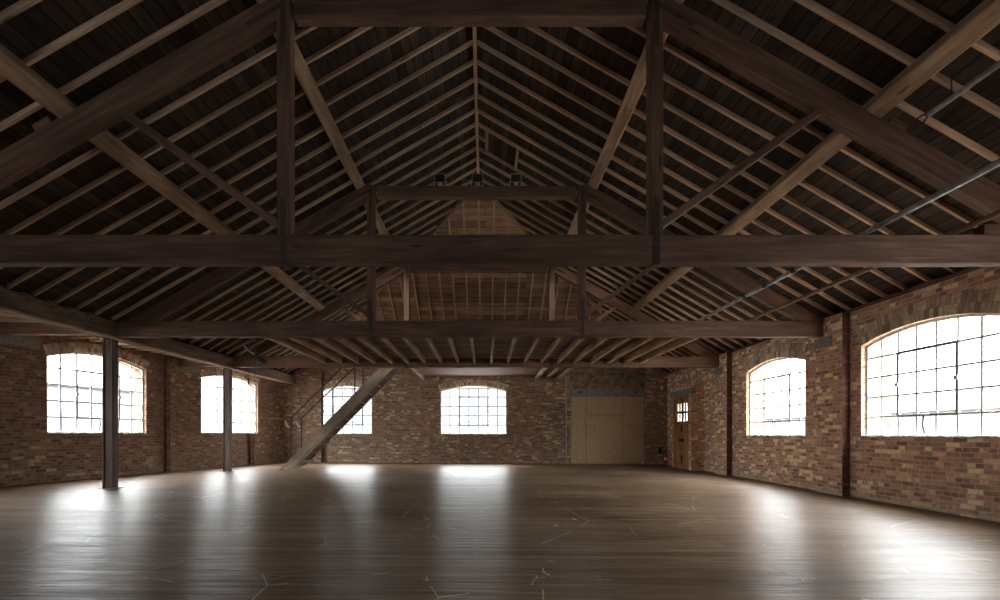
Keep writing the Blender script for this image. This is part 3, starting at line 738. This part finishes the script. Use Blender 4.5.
# girder lengths between posts
ends = [(-5.0, Y1+.10), (Y1+.10, Y2+.08), (Y2+.08, Y3+.08), (Y3+.08, YB)]
labs = ['rough valley girder behind the viewer', 'rough dark girder with humps of mortar on top, running to the nearer post', 'rough split brown girder between the two wooden posts', 'timber girder from the further post to the end wall']
for (a, b), lab in zip(ends, labs):
    m = MB(); n = 10
    m.beam((-7.5, a+.004, 3.215), (-7.5, b-.004, 3.215), .33, .33, seg=n, wob=.012, ch=.03)
    tag(m.build('valley_girder', 'girder'), lab, 'girder')
m = MB().beam((-7.36, -5, 3.05), (-7.36, YB, 3.05), .06, .04)
tag(m.build('trim_1', 'raw'), 'pale timber fillet along the lower edge of the rough girder', 'trim', kind='structure')

# common rafters ------------------------------------------------------------
NAT_L, NAT_R = 7.30, 7.2
def rafter_mesh(u0, u1, sg):
    """rafter along a roof slope in the local frame, y = 0"""
    m = MB(); cs = math.cos(math.atan(SL)); d = .06/cs
    a = (CX+sg*u0, 0, comm(u0)+d/2); b = (CX+sg*u1, 0, comm(u1)+d/2)
    m.beam(a, b, .046, .06, (0, 0, 1), ch=.004, seg=3, wob=.003); return m
protos = {}
def rafter(y, u0, u1, sg, lab, grp, k):
    key = (round(u0, 2), round(u1, 2), sg, k % 4)
    if key in protos:
        o = protos[key].copy(); C.objects.link(o)
    else:
        o = rafter_mesh(u0, u1, sg).build('common_rafter', 'rafter'); protos[key] = o
    o.location = (0, y, 0); tag(o, lab, 'rafter', grp); return o
ks = range(-15, 20)
HOLE = (12.42, 13.20, 2.40, 3.22)   # unseen rooflight opening on both slopes, added for brightness (y0,y1,u0,u1)
for sg in (-1, 1):
    lab = 'slim sloping rafter of the roof slope %s' % ('above the rough girder and posts' if sg < 0 else 'above the buff brick wall')
    grp = 'common rafters %s' % ('above the girder' if sg < 0 else 'above the buff brick wall')
    U1 = NAT_L-.02 if sg < 0 else NAT_R
    for k in ks:
        y = RY(k)
        if y > YB-.2: continue
        u0 = .03 if y < HY0 else (y-HY0)*HS/SL+.06
        if u0 > U1-.3: continue
        if sg > 0 and k == 0:          # cut by the hatch
            rafter(y, .03, .19, sg, 'short cut rafter stub between ridge and roof hatch', None, k)
            rafter(y, .90, U1, sg, 'rafter trimmed below the small roof hatch near the ridge', None, k); continue
        if k == 5: 
            rafter(y, u0, 2.32, sg, 'short rafter above the added hidden rooflight, slope '+('over the girder' if sg < 0 else 'over the buff wall'), None, k)
            rafter(y, 3.30, U1, sg, 'short rafter below the added hidden rooflight, slope '+('over the girder' if sg < 0 else 'over the buff wall'), None, k); continue
        rafter(y, u0, U1, sg, lab, grp, k)
# hip end rafters
for k in range(-16, 17):
    u = .415*k; y0 = HY0+abs(u)*SL/HS+.06
    if y0 > YB-.4: continue
    m = MB(); d = .06/math.cos(math.atan(HS))
    za = 7.59-HS*(y0-HY0)+d/2; zb = 7.59-HS*(YB+.05-HY0)+d/2
    m.beam((CX+u, y0, za), (CX+u, YB+.05, zb), .046, .06, seg=3, wob=.003, ch=.004)
    tag(m.build('common_rafter', 'rafter'), 'straight rafter running up the brown boarded hip at the far end', 'rafter', 'rafters of the far hip')
# ridge, hip rafters
m = MB().beam((CX, -5, 7.62), (CX, HY0, 7.62), .06, .2); tag(m.build('ridge_board', 'rafter'), 'long ridge board along the top of the roof', 'ridge board')
for sg in (-1, 1):
    m = MB(); L = 6.3
    e = HY0+L*1.0; u = L*HS/SL
    m.beam((CX, HY0, 7.63), (CX+sg*u, e, 7.63-HS*L), .06, .2)
    tag(m.build('hip_rafter', 'raw'), 'pale hip rafter edging the far boarded hip on the %s side' % ('stair' if sg < 0 else 'door'), 'hip rafter')
# purlins
slopeup = lambda sg: Vector((sg*SL, 0, 1)).normalized()
for sg in (-1, 1):
    for (u, nm, y1) in ((4.63, 'lower', 14.6), (2.36, 'upper', 14.3)):
        zc = ptop(u)+.085
        m = MB().beam((CX+sg*u, -5, zc), (CX+sg*u, y1, zc), .20, .19, slopeup(sg), seg=12, wob=.008, ch=.015)
        side = 'over the posts and girder' if sg < 0 else 'over the buff brick wall'
        tag(m.build('purlin', 'raw'), 'pale square purlin, %s of the two on the slope %s' % (nm, side), 'purlin')
        for yy, tn in ((Y1, 'nearest'), (Y2, 'second')):
            c = MB(); c.beam((CX+sg*(u+.16), yy+.075, ptop(u+.16)+.05), (CX+sg*(u+.34), yy+.075, ptop(u+.34)+.05), .12, .1, slopeup(sg))
            if nm == 'lower': tag(c.build('purlin_cleat', 'truss'), 'wooden cleat under the lower purlin on the %s truss, %s' % (tn, side), 'cleat')
# roof boards
def slope_quad(name, mat, pts, uvd, label, th=.03):
    """polygonal roof board sheet, uv given by (axis u, axis v) dir vectors"""
    m = MB(); a, b = uvd
    n = len(pts); up = Vector((0, 0, th))
    P_ = [Vector(p) for p in pts]; Q_ = [p+up for p in P_]
    uv = [(p.dot(a), p.dot(b)) for p in P_]
    m.face(P_, uv); m.face(Q_[::-1], uv[::-1])
    for i in range(n): j = (i+1) % n; m.face([P_[i], Q_[i], Q_[j], P_[j]], [(0, 0)]*4)
    return m
def bz(u): return comm(u)+.06/math.cos(math.atan(SL))+.004
EU = 7.62
for sg in (-1, 1):
    dv = Vector((sg*1, 0, -SL)).normalized(); du = Vector((0, 1, 0)); m = MB()
    def S(u, y): return (CX+sg*u, y, bz(u))
    yr = HY0; yend = HY0+EU*SL/HS
    h0, h1, a0, a1 = HOLE
    def hip_y(u): return HY0+u*SL/HS
    polys = [[S(0, -5.3), S(EU, -5.3), S(EU, h0), S(0, h0)],
             [S(a1, h0), S(EU, h0), S(EU, h1), S(a1, h1)],
             [S(0, h0), S(a0, h0), S(a0, h1), S((h1-HY0)*HS/SL, h1), S(0, HY0)],
             [S((h1-HY0)*HS/SL, h1), S(EU, h1), S(EU, hip_y(EU))]]
    for pl_ in polys:
        for dz in (0, .03):
            m.face([(p[0], p[1], p[2]+dz) for p in pl_], [(Vector(p).dot(du), Vector(p).dot(dv)) for p in pl_])
    ring = [S(a0, h0), S(a1, h0), S(a1, h1), S(a0, h1)]
    for i in range(4):
        p, q2 = ring[i], ring[(i+1) % 4]; m.face([p, q2, (q2[0], q2[1], q2[2]+.03), (p[0], p[1], p[2]+.03)], [(0, 0)]*4)
    tag(m.build('ceiling', 'roofb'), 'dark boarded underside of the roof slope %s' % ('above the girder' if sg < 0 else 'above the buff brick wall'), 'ceiling', kind='structure')
    # kerb and glass of the added rooflight
    w = empty('window_%d' % (WIN[0]+1), S((a0+a1)/2, (h0+h1)/2), 'small rooflight added out of view for extra light, high on the slope %s' % ('above the girder' if sg < 0 else 'above the buff brick wall'), 'window', kind='structure'); WIN[0] += 1
    fr = MB()
    for i in range(4):
        p, q2 = Vector(ring[i]), Vector(ring[(i+1) % 4]); fr.beam(p+Vector((0, 0, .02)), q2+Vector((0, 0, .02)), .05, .12, slopeup(sg))
    fr.build('frame', 'raw', w)
    g = MB(); g.face([(p[0], p[1], p[2]+.07) for p in ring]); g.build('pane', 'glass', w)
m = MB(); hz = lambda y: 7.59-HS*(y-HY0)+.06/math.cos(math.atan(HS))+.004
ye = HY0+EU*SL/HS
for dz in (0, .03):
    pts = [(CX, HY0, hz(HY0)+dz), (CX-EU, ye, hz(ye)+dz), (CX+EU, ye, hz(ye)+dz)]
    m.face(pts, [(p[0], p[1]*1.16) for p in pts])
tag(m.build('ceiling', 'hipb'), 'lighter brown boarded hip slope closing the far end of the roof', 'ceiling', kind='structure')
# outer roof covering so no light leaks
m = MB()
for sg in (-1, 1):
    def S2(u, y): return (CX+sg*u, y, bz(u)+.07)
    for pl_ in ([S2(0, -5.5), S2(EU, -5.5), S2(EU, HOLE[0]), S2(0, HOLE[0])], [S2(HOLE[3], HOLE[0]), S2(EU, HOLE[0]), S2(EU, HOLE[1]), S2(HOLE[3], HOLE[1])],
                [S2(0, HOLE[0]), S2(HOLE[2], HOLE[0]), S2(HOLE[2], HOLE[1]), S2((HOLE[1]-HY0)*HS/SL, HOLE[1]), S2(0, HY0)],
                [S2((HOLE[1]-HY0)*HS/SL, HOLE[1]), S2(EU, HOLE[1]), S2(EU, HY0+EU*SL/HS)]):
        m.face(pl_, [(p[0], p[1]) for p in pl_])
pts = [(CX, HY0, hz(HY0)+.07), (CX-EU, ye, hz(ye)+.07), (CX+EU, ye, hz(ye)+.07)]; m.face(pts)
tag(m.build('roof', 'iron'), 'slate covering on the outside of the roof', 'roof', kind='structure')

# roof hatch near the ridge
hx = lambda u: CX+u
yA, yB_ = RY(-1), RY(1)
hr = empty('roof_hatch', (hx(.55), (yA+yB_)/2, comm(.55)), 'small dark hatch framed in pale timber high beside the ridge', 'hatch')
for u in (.215, .87):
    MB().beam((hx(u), yA+.03, comm(u)+.05), (hx(u), yB_-.03, comm(u)+.05), .05, .10, slopeup(1)).build('trimmer', 'raw', hr)
m = MB(); 
for (u0_, u1_) in ((.25, .84),):
    a = Vector((hx(u0_), (yA+yB_)/2, comm(u0_)+.10)); b = Vector((hx(u1_), (yA+yB_)/2, comm(u1_)+.10)); m.beam(a, b, yB_-yA-.1, .02, slopeup(1))
m.build('hatch_panel', 'roofb', hr)

# ---- wall plate along right wall and mortar humps on girder
m = MB(); n = 40
for i in range(n):
    ya = -5.2+i*(YB+5)/n; yb = -5.2+(i+1)*(YB+5)/n-.01
    m.beam((WR(ya)+.10, ya, 3.475+random.uniform(-.006, .006)), (WR(yb)+.10, yb, 3.475+random.uniform(-.006, .006)), .22, .07, ch=.012, seg=2, wob=.006)
tag(m.build('trim_2', 'truss3'), 'ragged reddish timber wall plate on top of the buff brick wall', 'trim', kind='structure')
m = MB()
for k in range(-14, -3):
    y = RY(k+.5)
    rr = [.02, .12, .17, .12, .02]; 
    pts = [(-7.37, y+dy, 3.33) for dy in (-.18, -.12, 0, .12, .18)]
    m.tube(pts, .1, 10, radii=[.02, .06, .085, .06, .02])
tag(m.build('trim_3', 'girder', smooth=True), 'row of dark mortar humps between the rafter feet on the rough girder', 'trim', kind='structure')

# ---- lean-to ceiling on the left
m = MB()
def LX(y): return PA.x+(y-PA.y)*.1893 if y < 14.2 else P1.x+(y-14.2)/(P3.y-P1.y)*(P3.x-P1.x)
ylist = [-5.2, 14.2, YB+.2]
pts = [(-7.4, -5.2, 3.52), (-7.4, YB+.2, 3.52), (LX(YB+.2)-.3, YB+.2, 3.52), (LX(14.2)-.3, 14.2, 3.52), (LX(-5.2)-.3, -5.2, 3.52)]
for dz in (0, .06):
    m.face([(p[0], p[1], p[2]+dz) for p in pts], [(p[1], p[0]) for p in pts])
tag(m.build('ceiling', 'roofb'), 'flat dark boarding of the side aisle ceiling behind the posts', 'ceiling', kind='structure')
k = 0; y = 5.2
while y < YB-.3:
    x1 = LX(y)
    m = MB().beam((x1+.02, y, 3.45), (-7.66, y, 3.45), .05, .13, seg=3, wob=.003)
    tag(m.build('ceiling_joist', 'rafter'), 'slim joist under the flat side aisle ceiling, behind the girder', 'joist', 'joists of the side aisle ceiling'); y += .42
for (yy, lab) in ((Y2+.08, 'short beam from the nearer post to the dark side wall'), (Y3+.3, 'short beam from the further post to the dark side wall')):
    x1 = LX(yy)+.01; m = MB()
    m.beam((x1, yy, 3.25), (-7.67, yy, 3.25), .16, .22, seg=4, wob=.004)
    tag(m.build('aisle_beam', 'truss3'), lab, 'beam')

# ------------------------------------------------------------------ loft floor
jl = []
for k in range(20):
    x = -4.66+k*.4845
    if k == 0 or True:
        m = MB().beam((x, Y2+.155, 3.27), (x, Y3-.005, 3.27), .06, .18, seg=5, wob=.004)
        tag(m.build('loft_joist', 'raw'), 'pale joist under the loft between the second and the furthest truss', 'joist', 'loft joists between the trusses')
m = MB(); pts = [(-4.75, Y2+.155, 3.365), (4.65, Y2+.155, 3.365), (4.65, Y3-.01, 3.365), (-4.75, Y3-.01, 3.365)]
nb = 22
for i in range(nb):
    ya = Y2+.157+(Y3-Y2-.17)*i/nb; yb = Y2+.157+(Y3-Y2-.17)*(i+1)/nb-.006
    m.box((-4.75, ya, 3.362), (4.65, yb, 3.385))
tag(m.build('loft_floor_boards', 'loftb'), 'boards of the loft lying on the pale joists', 'loft floor', kind='structure')
for x, lab in ((-2.36, 'joist at the top of the wooden staircase'), (1.97, 'joist over the end wall, nearest to the middle window'), (2.40, 'joist over the end wall, between two others'), (2.80, 'joist over the end wall, nearest to the plywood')):
    m = MB().beam((x, Y3+.155, 3.29), (x, YB-.005, 3.29 if abs(x) < 2.39 else 3.31), .07, .16 if abs(x) < 2.39 else .12, seg=4, wob=.004)
    tag(m.build('loft_joist', 'raw'), lab, 'joist')
m = MB()
nb = 24
for i in range(nb):
    ya = Y3+.17+(YB-Y3-.2)*i/nb; yb = Y3+.17+(YB-Y3-.2)*(i+1)/nb-.008
    m.box((-2.40, ya, 3.375), (2.83, yb, 3.40))
tag(m.build('loft_floor_boards', 'truss3'), 'brown boards over the far joists in front of the end wall', 'loft floor', kind='structure')

# ------------------------------------------------------------------ staircase
sr = empty('staircase', (-6.1, 15.25, floor_z(-6.1)), 'steep worn timber staircase rising from the floor to the loft', 'staircase')
sl = 1.017; up = Vector((-sl, 0, 1)).normalized(); perp = .30
def ue(x): return 1.30+sl*(x+5)
zf = floor_z(-6.1)
for (ya, yb, nm) in ((14.85, 14.92, 0), (15.62, 15.69, 1)):
    vd = .42
    xb = -5+(zf-1.30)/sl; xt = -2.42
    n = 14; m = MB(); vs = []; fs = []; us = []
    for i in range(n+1):
        x = xb+(xt-xb)*i/n; zt = ue(x); zb = zt-vd
        j = random.uniform(-.008, .008)
        if zb < zf: zb = zf
        if zt > 3.40: zt = 3.40
        if zt < zb+.01: zt = zb+.01
        vs += [(x, ya, zt+j*(i > 0)), (x, yb, zt), (x, yb, zb), (x, ya, zb+(j if zb > zf else 0))]
    for i in range(n):
        a, b = 4*i, 4*i+4
        for k in range(4):
            k2 = (k+1) % 4; fs.append((a+k, b+k, b+k2, a+k2)); L0, L1 = i*.4, i*.4+.4
            us.append([(L0, k*.3), (L1, k*.3), (L1, k*.3+.3), (L0, k*.3+.3)])
    fs += [(0, 1, 2, 3), tuple(reversed([4*n+k for k in range(4)]))]; us += [[(0, 0)]*4]*2
    m.shared(vs, fs, us); m.build('stringer', 'stair', sr)
nt_ = 14
for i in range(nt_):
    z = .24*(i+1)*.97; x = -5+(z-1.30)/sl+.16
    if z > 3.3: break
    MB().beam((x, 14.922, z), (x, 15.618, z), .24, .035, (0, 0, 1)).build('tread', 'stair', sr)
xa_, xb_ = -5.66, -2.62
MB().beam((xa_, 15.27, ue(xa_)-.36), (xb_, 15.27, ue(xb_)-.36), .695, .02, (-1, 0, 1)).build('shade_soffit', 'truss', sr)  # added dark sheet standing in for the shade under the flight
for i in range(12):
    x = -5.6+i*.255
    MB().beam((x, 14.925, ue(x)-.395), (x, 15.615, ue(x)-.395), .035, .04, (-1, 0, 1)).build('soffit_batten', 'stair', sr)
for (yy, posts, p0, p1) in ((14.885, (-5.89, -4.93, -3.70), (-5.89, 1.62), (-3.55, 3.95)), (15.655, (-5.86, -4.86, -4.16, -3.9), (-5.86, 1.64), (-3.35, 4.05))):
    h = MB()
    sx, sz = p0; ex, ez = p1
    h.tube([(sx, yy, sz), (ex, yy, ez)], .019, 8)
    rail = h.build('handrail', 'railsteel', sr)
    MB().tube([(sx-.06, yy-.01, sz-.30), (sx-.10, yy-.01, sz-.24), (sx-.18, yy-.01, sz-.10)], .026, 8).build('rail_end', 'white', rail)
    for x in posts:
        zt = sz+(x-sx)*(ez-sz)/(ex-sx)
        MB().tube([(x, yy, ue(x)-.12), (x, yy, zt)], .022, 8).build('baluster', 'railsteel', sr)

# ------------------------------------------------------------------ pipes
def pipe(name, x, z, ya, yb, r, mat, label, cat='pipe', couplers=()):
    root = empty(name, (x, ya, z), label, cat)
    MB().tube([(x, ya, z), (x, yb, z)], r, 12).build('tube', mat, root)
    for c in couplers:
        MB().tube([(x, c-.04, z), (x, c+.04, z)], r*1.35, 12).build('coupler', 'iron', root)
pipe('metal_pipe', 4.36, 3.45, 1.5, Y2+.12, .032, 'pipe', 'grey galvanised pipe lying across the tie beams', couplers=(6.9, 7.6, 8.2))
pipe('metal_pipe', 5.35, 3.445, 3.0, Y2+.12, .032, 'rust', 'rusty brown pipe lying across the tie beams beside the buff wall')
pr_ = empty('hooked_pole', (4.76, 5.19, 4.6), 'grey pole with a looped end hung under the roof near the buff wall', 'pole')
MB().tube([(4.76, 5.25, 4.57), (4.76, 1.8, 4.57)], .028, 10).build('shaft', 'pipe', pr_)
lp = MB(); lp.tube([(4.76+.0, 5.25+.14+.12*math.cos(a), 4.57+.05*math.sin(a)) for a in [2*PI*k/14 for k in range(15)]], .010, 6); lp.build('loop', 'iron', pr_)
tag(MB().tube([(4.76, 3.2, 4.58), (4.76, 3.2, 4.93)], .008, 6).tube([(4.76, 5.0, 4.58), (4.76, 5.0, 4.93)], .008, 6).build('pole_hangers', 'iron', None), 'thin wires carrying the looped pole', 'wire')
bpy.data.objects['pole_hangers'].parent = pr_; bpy.data.objects['pole_hangers'].matrix_parent_inverse = Matrix.Translation(-pr_.location)
bpy.data.objects['pole_hangers'].name = 'hanger'
for kk in ('label', 'category'):
    pass
for ch in pr_.children:
    for kk in ('label', 'category'):
        if kk in ch.keys(): del ch[kk]
# vertical downpipe (dark) and conduit (pale) on the end wall
z0 = floor_z(-6.28)
dp = empty('downpipe', (-6.28, YB-.07, z0), 'dark vertical pipe on the end wall behind the staircase', 'pipe')
MB().tube([(-6.28, YB-.07, z0), (-6.28, YB-.07, 3.5)], .045, 12).build('tube', 'iron', dp)
br_ = MB()
for z in (.6, 2.0, 3.2): br_.box((-6.34, YB-.09, z), (-6.22, YB, z+.04))
br_.build('bracket', 'iron', dp)
z0 = floor_z(3.14)
dp = empty('conduit', (3.14, YB-.03, z0), 'pale vertical conduit beside the plywood sheeting', 'pipe')
MB().tube([(3.14, YB-.035, z0), (3.14, YB-.035, 3.34)], .026, 10).build('tube', 'conduit', dp)
br_ = MB()
for z in (.2, .9, 1.7, 2.5, 3.0): br_.box((3.10, YB-.065, z), (3.18, YB, z+.03))
br_.build('bracket', 'conduit', dp)
m = MB().tube([(-7.42, Y3+.3, 3.0), (-7.3, 16, 2.98), (-7.36, YB-.02, 2.98)], .03, 8)

# ------------------------------------------------------------------ floodlights
def flood(x, rot, label):
    y = Y2+.075; z = 6.1075
    root = empty('floodlight', (x, y, z), label, 'floodlight', 'floodlights on the second truss')
    b = MB(); b.box((x-.05, y-.04, z), (x+.05, y+.04, z+.015)); b.tube([(x-.12, y, z+.12), (x-.12, y, z+.03), (x-.05, y, z+.012), (x+.05, y, z+.012), (x+.12, y, z+.03), (x+.12, y, z+.12)], .010, 6)
    b.tube([(x+.03, y, z+.02), (x+.09, y-.06, z+.02), (x+.14, y-.02, z+.01)], .006, 6)
    b.build('bracket', 'brightsteel', root)
    h = MB(); zz = z+.16
    fr_ = [(x-.105, zz-.085), (x+.105, zz-.085), (x+.095, zz+.085), (x-.095, zz+.085)]
    h.prism(fr_, y-.06, y+.05); hd = h.build('lamp_head', 'black', root)
    fins = MB()
    for k in range(6): fins.box((x-.09+k*.034, y+.05, zz-.07), (x-.082+k*.034, y+.09, zz+.07))
    fins.build('cooling_fins', 'black', hd)
    rm = MB(); rm.beam((x-.11, y-.065, zz-.085), (x+.11, y-.065, zz-.085), .02, .018); rm.beam((x-.10, y-.065, zz+.085), (x+.10, y-.065, zz+.085), .02, .018)
    rm.beam((x-.108, y-.065, zz-.085), (x-.098, y-.065, zz+.085), .02, .018, (0, 1, 0)); rm.beam((x+.108, y-.065, zz-.085), (x+.098, y-.065, zz+.085), .02, .018, (0, 1, 0))
    rm.build('rim', 'casement', hd)
    gl = MB(); gl.face([(x-.095, y-.062, zz-.078), (x+.095, y-.062, zz-.078), (x+.088, y-.062, zz+.078), (x-.088, y-.062, zz+.078)]); gl.build('lens', 'iron', hd)
    jb = MB().box((x-.045, y-.10, z+.0), (x+.045, y-.04, z+.06)); jb.build('junction_box', 'brightsteel', root)
flood((440-485)/50, 0, 'small black floodlight on the upper beam, on the staircase side of the ridge')
flood((477.5-485)/50, 0, 'small black floodlight on the upper beam, the middle one under the ridge')
flood((516-485)/50, 0, 'small black floodlight on the upper beam, below the roof hatch')

# ------------------------------------------------------------------ hanging cord and paddle
cr = MB(); x = -4.72; yy = Y2-.02
cr.tube([(x, yy, 3.38), (x, yy, 2.25)], .006, 6)
cr.tube([(x, yy+.0, 2.25), (x, yy, 2.12)], .016, 8)
tag(cr.build('pull_cord', 'cord'), 'thin cord hanging in front of the second tie beam with a dark weight', 'cord')
cr = MB().tube([(x+.055, Y2+.157, 3.35), (x+.055, Y2+.157, 2.32)], .005, 6); 
tag(cr.build('pull_cord', 'cord'), 'thin cord hanging just behind the second tie beam beside the weighted cord', 'cord')
pd = empty('wooden_paddle', (-4.7, Y2+.35, 2.8), 'dark paddle with slim handle hanging tilted beside the cords', 'paddle')
s_ = 490/(Y2+.35); wx = lambda px: (px-485)/s_; wz = lambda py: 1.15+(433.5-py)/s_; yy = Y2+.35
MB().tube([(wx(243.5), yy, wz(345.5)), (wx(248), yy, wz(350.5)), (wx(255.5), yy, wz(355))], .010, 8).build('handle', 'brightsteel', pd)
a = Vector((wx(254.5), yy, wz(354.5))); b = Vector((wx(265.5), yy, wz(362.5)))
MB().beam(a, b, .03, .10, (0, 0, 1), ch=.014, seg=4, wob=.004).build('blade', 'iron', pd)
MB().tube([(wx(243.5), yy, wz(345.5)), (wx(247), Y2+.19, 3.02), (wx(248), Y2+.155, 3.3)], .005, 6).build('sling', 'cord', pd)

# ------------------------------------------------------------------ fire extinguisher and bits in the corner
ex, ey = 6.86, 18.6; ez = floor_z(ex)
fe = empty('fire_extinguisher', (ex, ey, ez), 'red fire extinguisher on the floor in the brick corner beside the door', 'fire extinguisher')
prof = [(.002, .0), (.07, .004), (.078, .02), (.078, .36), (.06, .42), (.03, .45), (.02, .47)]
b = MB(); b.tube([(ex, ey, ez+z) for r, z in prof], .1, 16, radii=[max(r, .001) for r, z in prof]); b.build('cylinder', 'red', fe, smooth=True)
MB().tube([(ex, ey, ez+.18), (ex, ey, ez+.28)], .0795, 16).build('white_band', 'white', fe)
v = MB(); v.box((ex-.02, ey-.02, ez+.465), (ex+.02, ey+.02, ez+.51)); v.beam((ex-.09, ey, ez+.54), (ex+.03, ey, ez+.50), .02, .015); v.beam((ex-.09, ey, ez+.50), (ex+.02, ey, ez+.485), .02, .012); v.build('valve_handle', 'black', fe)
MB().tube([(ex-.02, ey, ez+.49), (ex-.09, ey-.02, ez+.45), (ex-.10, ey-.02, ez+.3), (ex-.095, ey-.02, ez+.18)], .012, 8).build('hose', 'black', fe)
bx = MB().box((6.70, YB-.14, .38), (6.80, YB-.062, .62)); tag(bx.build('call_box', 'black'), 'small black box low on the end wall beside the red extinguisher', 'box')
sb = MB().box((6.78, YB-.13, 2.84), (6.86, YB-.062, 2.98)); sb.box((6.80, YB-.15, 2.86), (6.84, YB-.13, 2.90)); tag(sb.build('alarm_sensor', 'white'), 'small white sensor high on the end wall near the door', 'sensor')
sk = MB().box((6.05, YB-.06, -.02), (6.14, YB-.013, .05)); tag(sk.build('junction_box', 'white'), 'tiny white box on the floor at the edge of the plywood', 'box')

# ------------------------------------------------------------------ light
w = bpy.data.worlds.new('World'); SC.world = w; w.use_nodes = True
nt = w.node_tree; nt.nodes.clear()
bg = nt.nodes.new('ShaderNodeBackground'); bg.inputs[0].default_value = (0.97, 0.98, 1.0, 1); bg.inputs[1].default_value = SKY
wo = nt.nodes.new('ShaderNodeOutputWorld'); nt.links.new(bg.outputs[0], wo.inputs[0])
# overcast sky: pale horizon, much brighter overhead
tc = nt.nodes.new('ShaderNodeTexCoord'); sx = nt.nodes.new('ShaderNodeSeparateXYZ'); nt.links.new(tc.outputs['Generated'], sx.inputs[0])
cr_ = ramp(nt, [(a, (v, v, v)) for a, v in SKYRAMP]); nt.links.new(sx.outputs[2], cr_.inputs[0])
ml = N(nt, 'ShaderNodeMath', operation='MULTIPLY'); ml.inputs[1].default_value = SKY; nt.links.new(cr_.outputs[0], ml.inputs[0]); nt.links.new(ml.outputs[0], bg.inputs[1])
def portal(c, normal, sx, sy):
    L = bpy.data.lights.new('portal', 'AREA'); L.shape = 'RECTANGLE'; L.size = sx; L.size_y = sy; L.cycles.is_portal = True
    o = bpy.data.objects.new('window_portal', L); C.objects.link(o); o.location = c
    n = Vector(normal).normalized(); z = -n; y = Vector((0, 0, 1)) if abs(n.z) < .9 else Vector((0, 1, 0)); x = y.cross(z).normalized(); y = z.cross(x)
    o.rotation_euler = Matrix((x, y, z)).transposed().to_euler()
for wall, ops in ((wq, ops_f), (wr, ops_r), (wb, ops_b), (wa, ops_l), (wbb, ops_l2)):
    for op in ops:
        portal(wall.P((op['u0']+op['u1'])/2, (op['sill']+op['crown'])/2, .2), -wall.n, op['u1']-op['u0'], op['crown']-op['sill'])
for sg in (-1, 1):
    u = (HOLE[2]+HOLE[3])/2; portal((CX+sg*u, (HOLE[0]+HOLE[1])/2, bz(u)+.09), (-sg*SL, 0, -1), (HOLE[1]-HOLE[0]), (HOLE[3]-HOLE[2])*1.15)
portal(wr.P(on_r(16.5), 1.8, .3), -wr.n, 1.2, 1.2)

# ------------------------------------------------------------------ camera
cam = bpy.data.cameras.new('Camera'); co = bpy.data.objects.new('Camera', cam); C.objects.link(co)
co.location = (0, 0, 1.15); co.rotation_euler = (PI/2, 0, 0)
cam.sensor_width = 36; cam.lens = 490*36/1000; cam.shift_x = 0.015; cam.shift_y = 0.1335; cam.clip_start = .05
SC.camera = co
SC.view_settings.view_transform = 'Standard'; SC.view_settings.look = 'None'; SC.view_settings.gamma = 1; SC.view_settings.exposure = 0.55
SC.view_settings.use_curve_mapping = False
SC.cycles.max_bounces = 10; SC.cycles.diffuse_bounces = 6; SC.cycles.transparent_max_bounces = 12
SC.cycles.caustics_reflective = False; SC.cycles.caustics_refractive = False; SC.cycles.use_denoising = True
SC.cycles.sample_clamp_indirect = 10
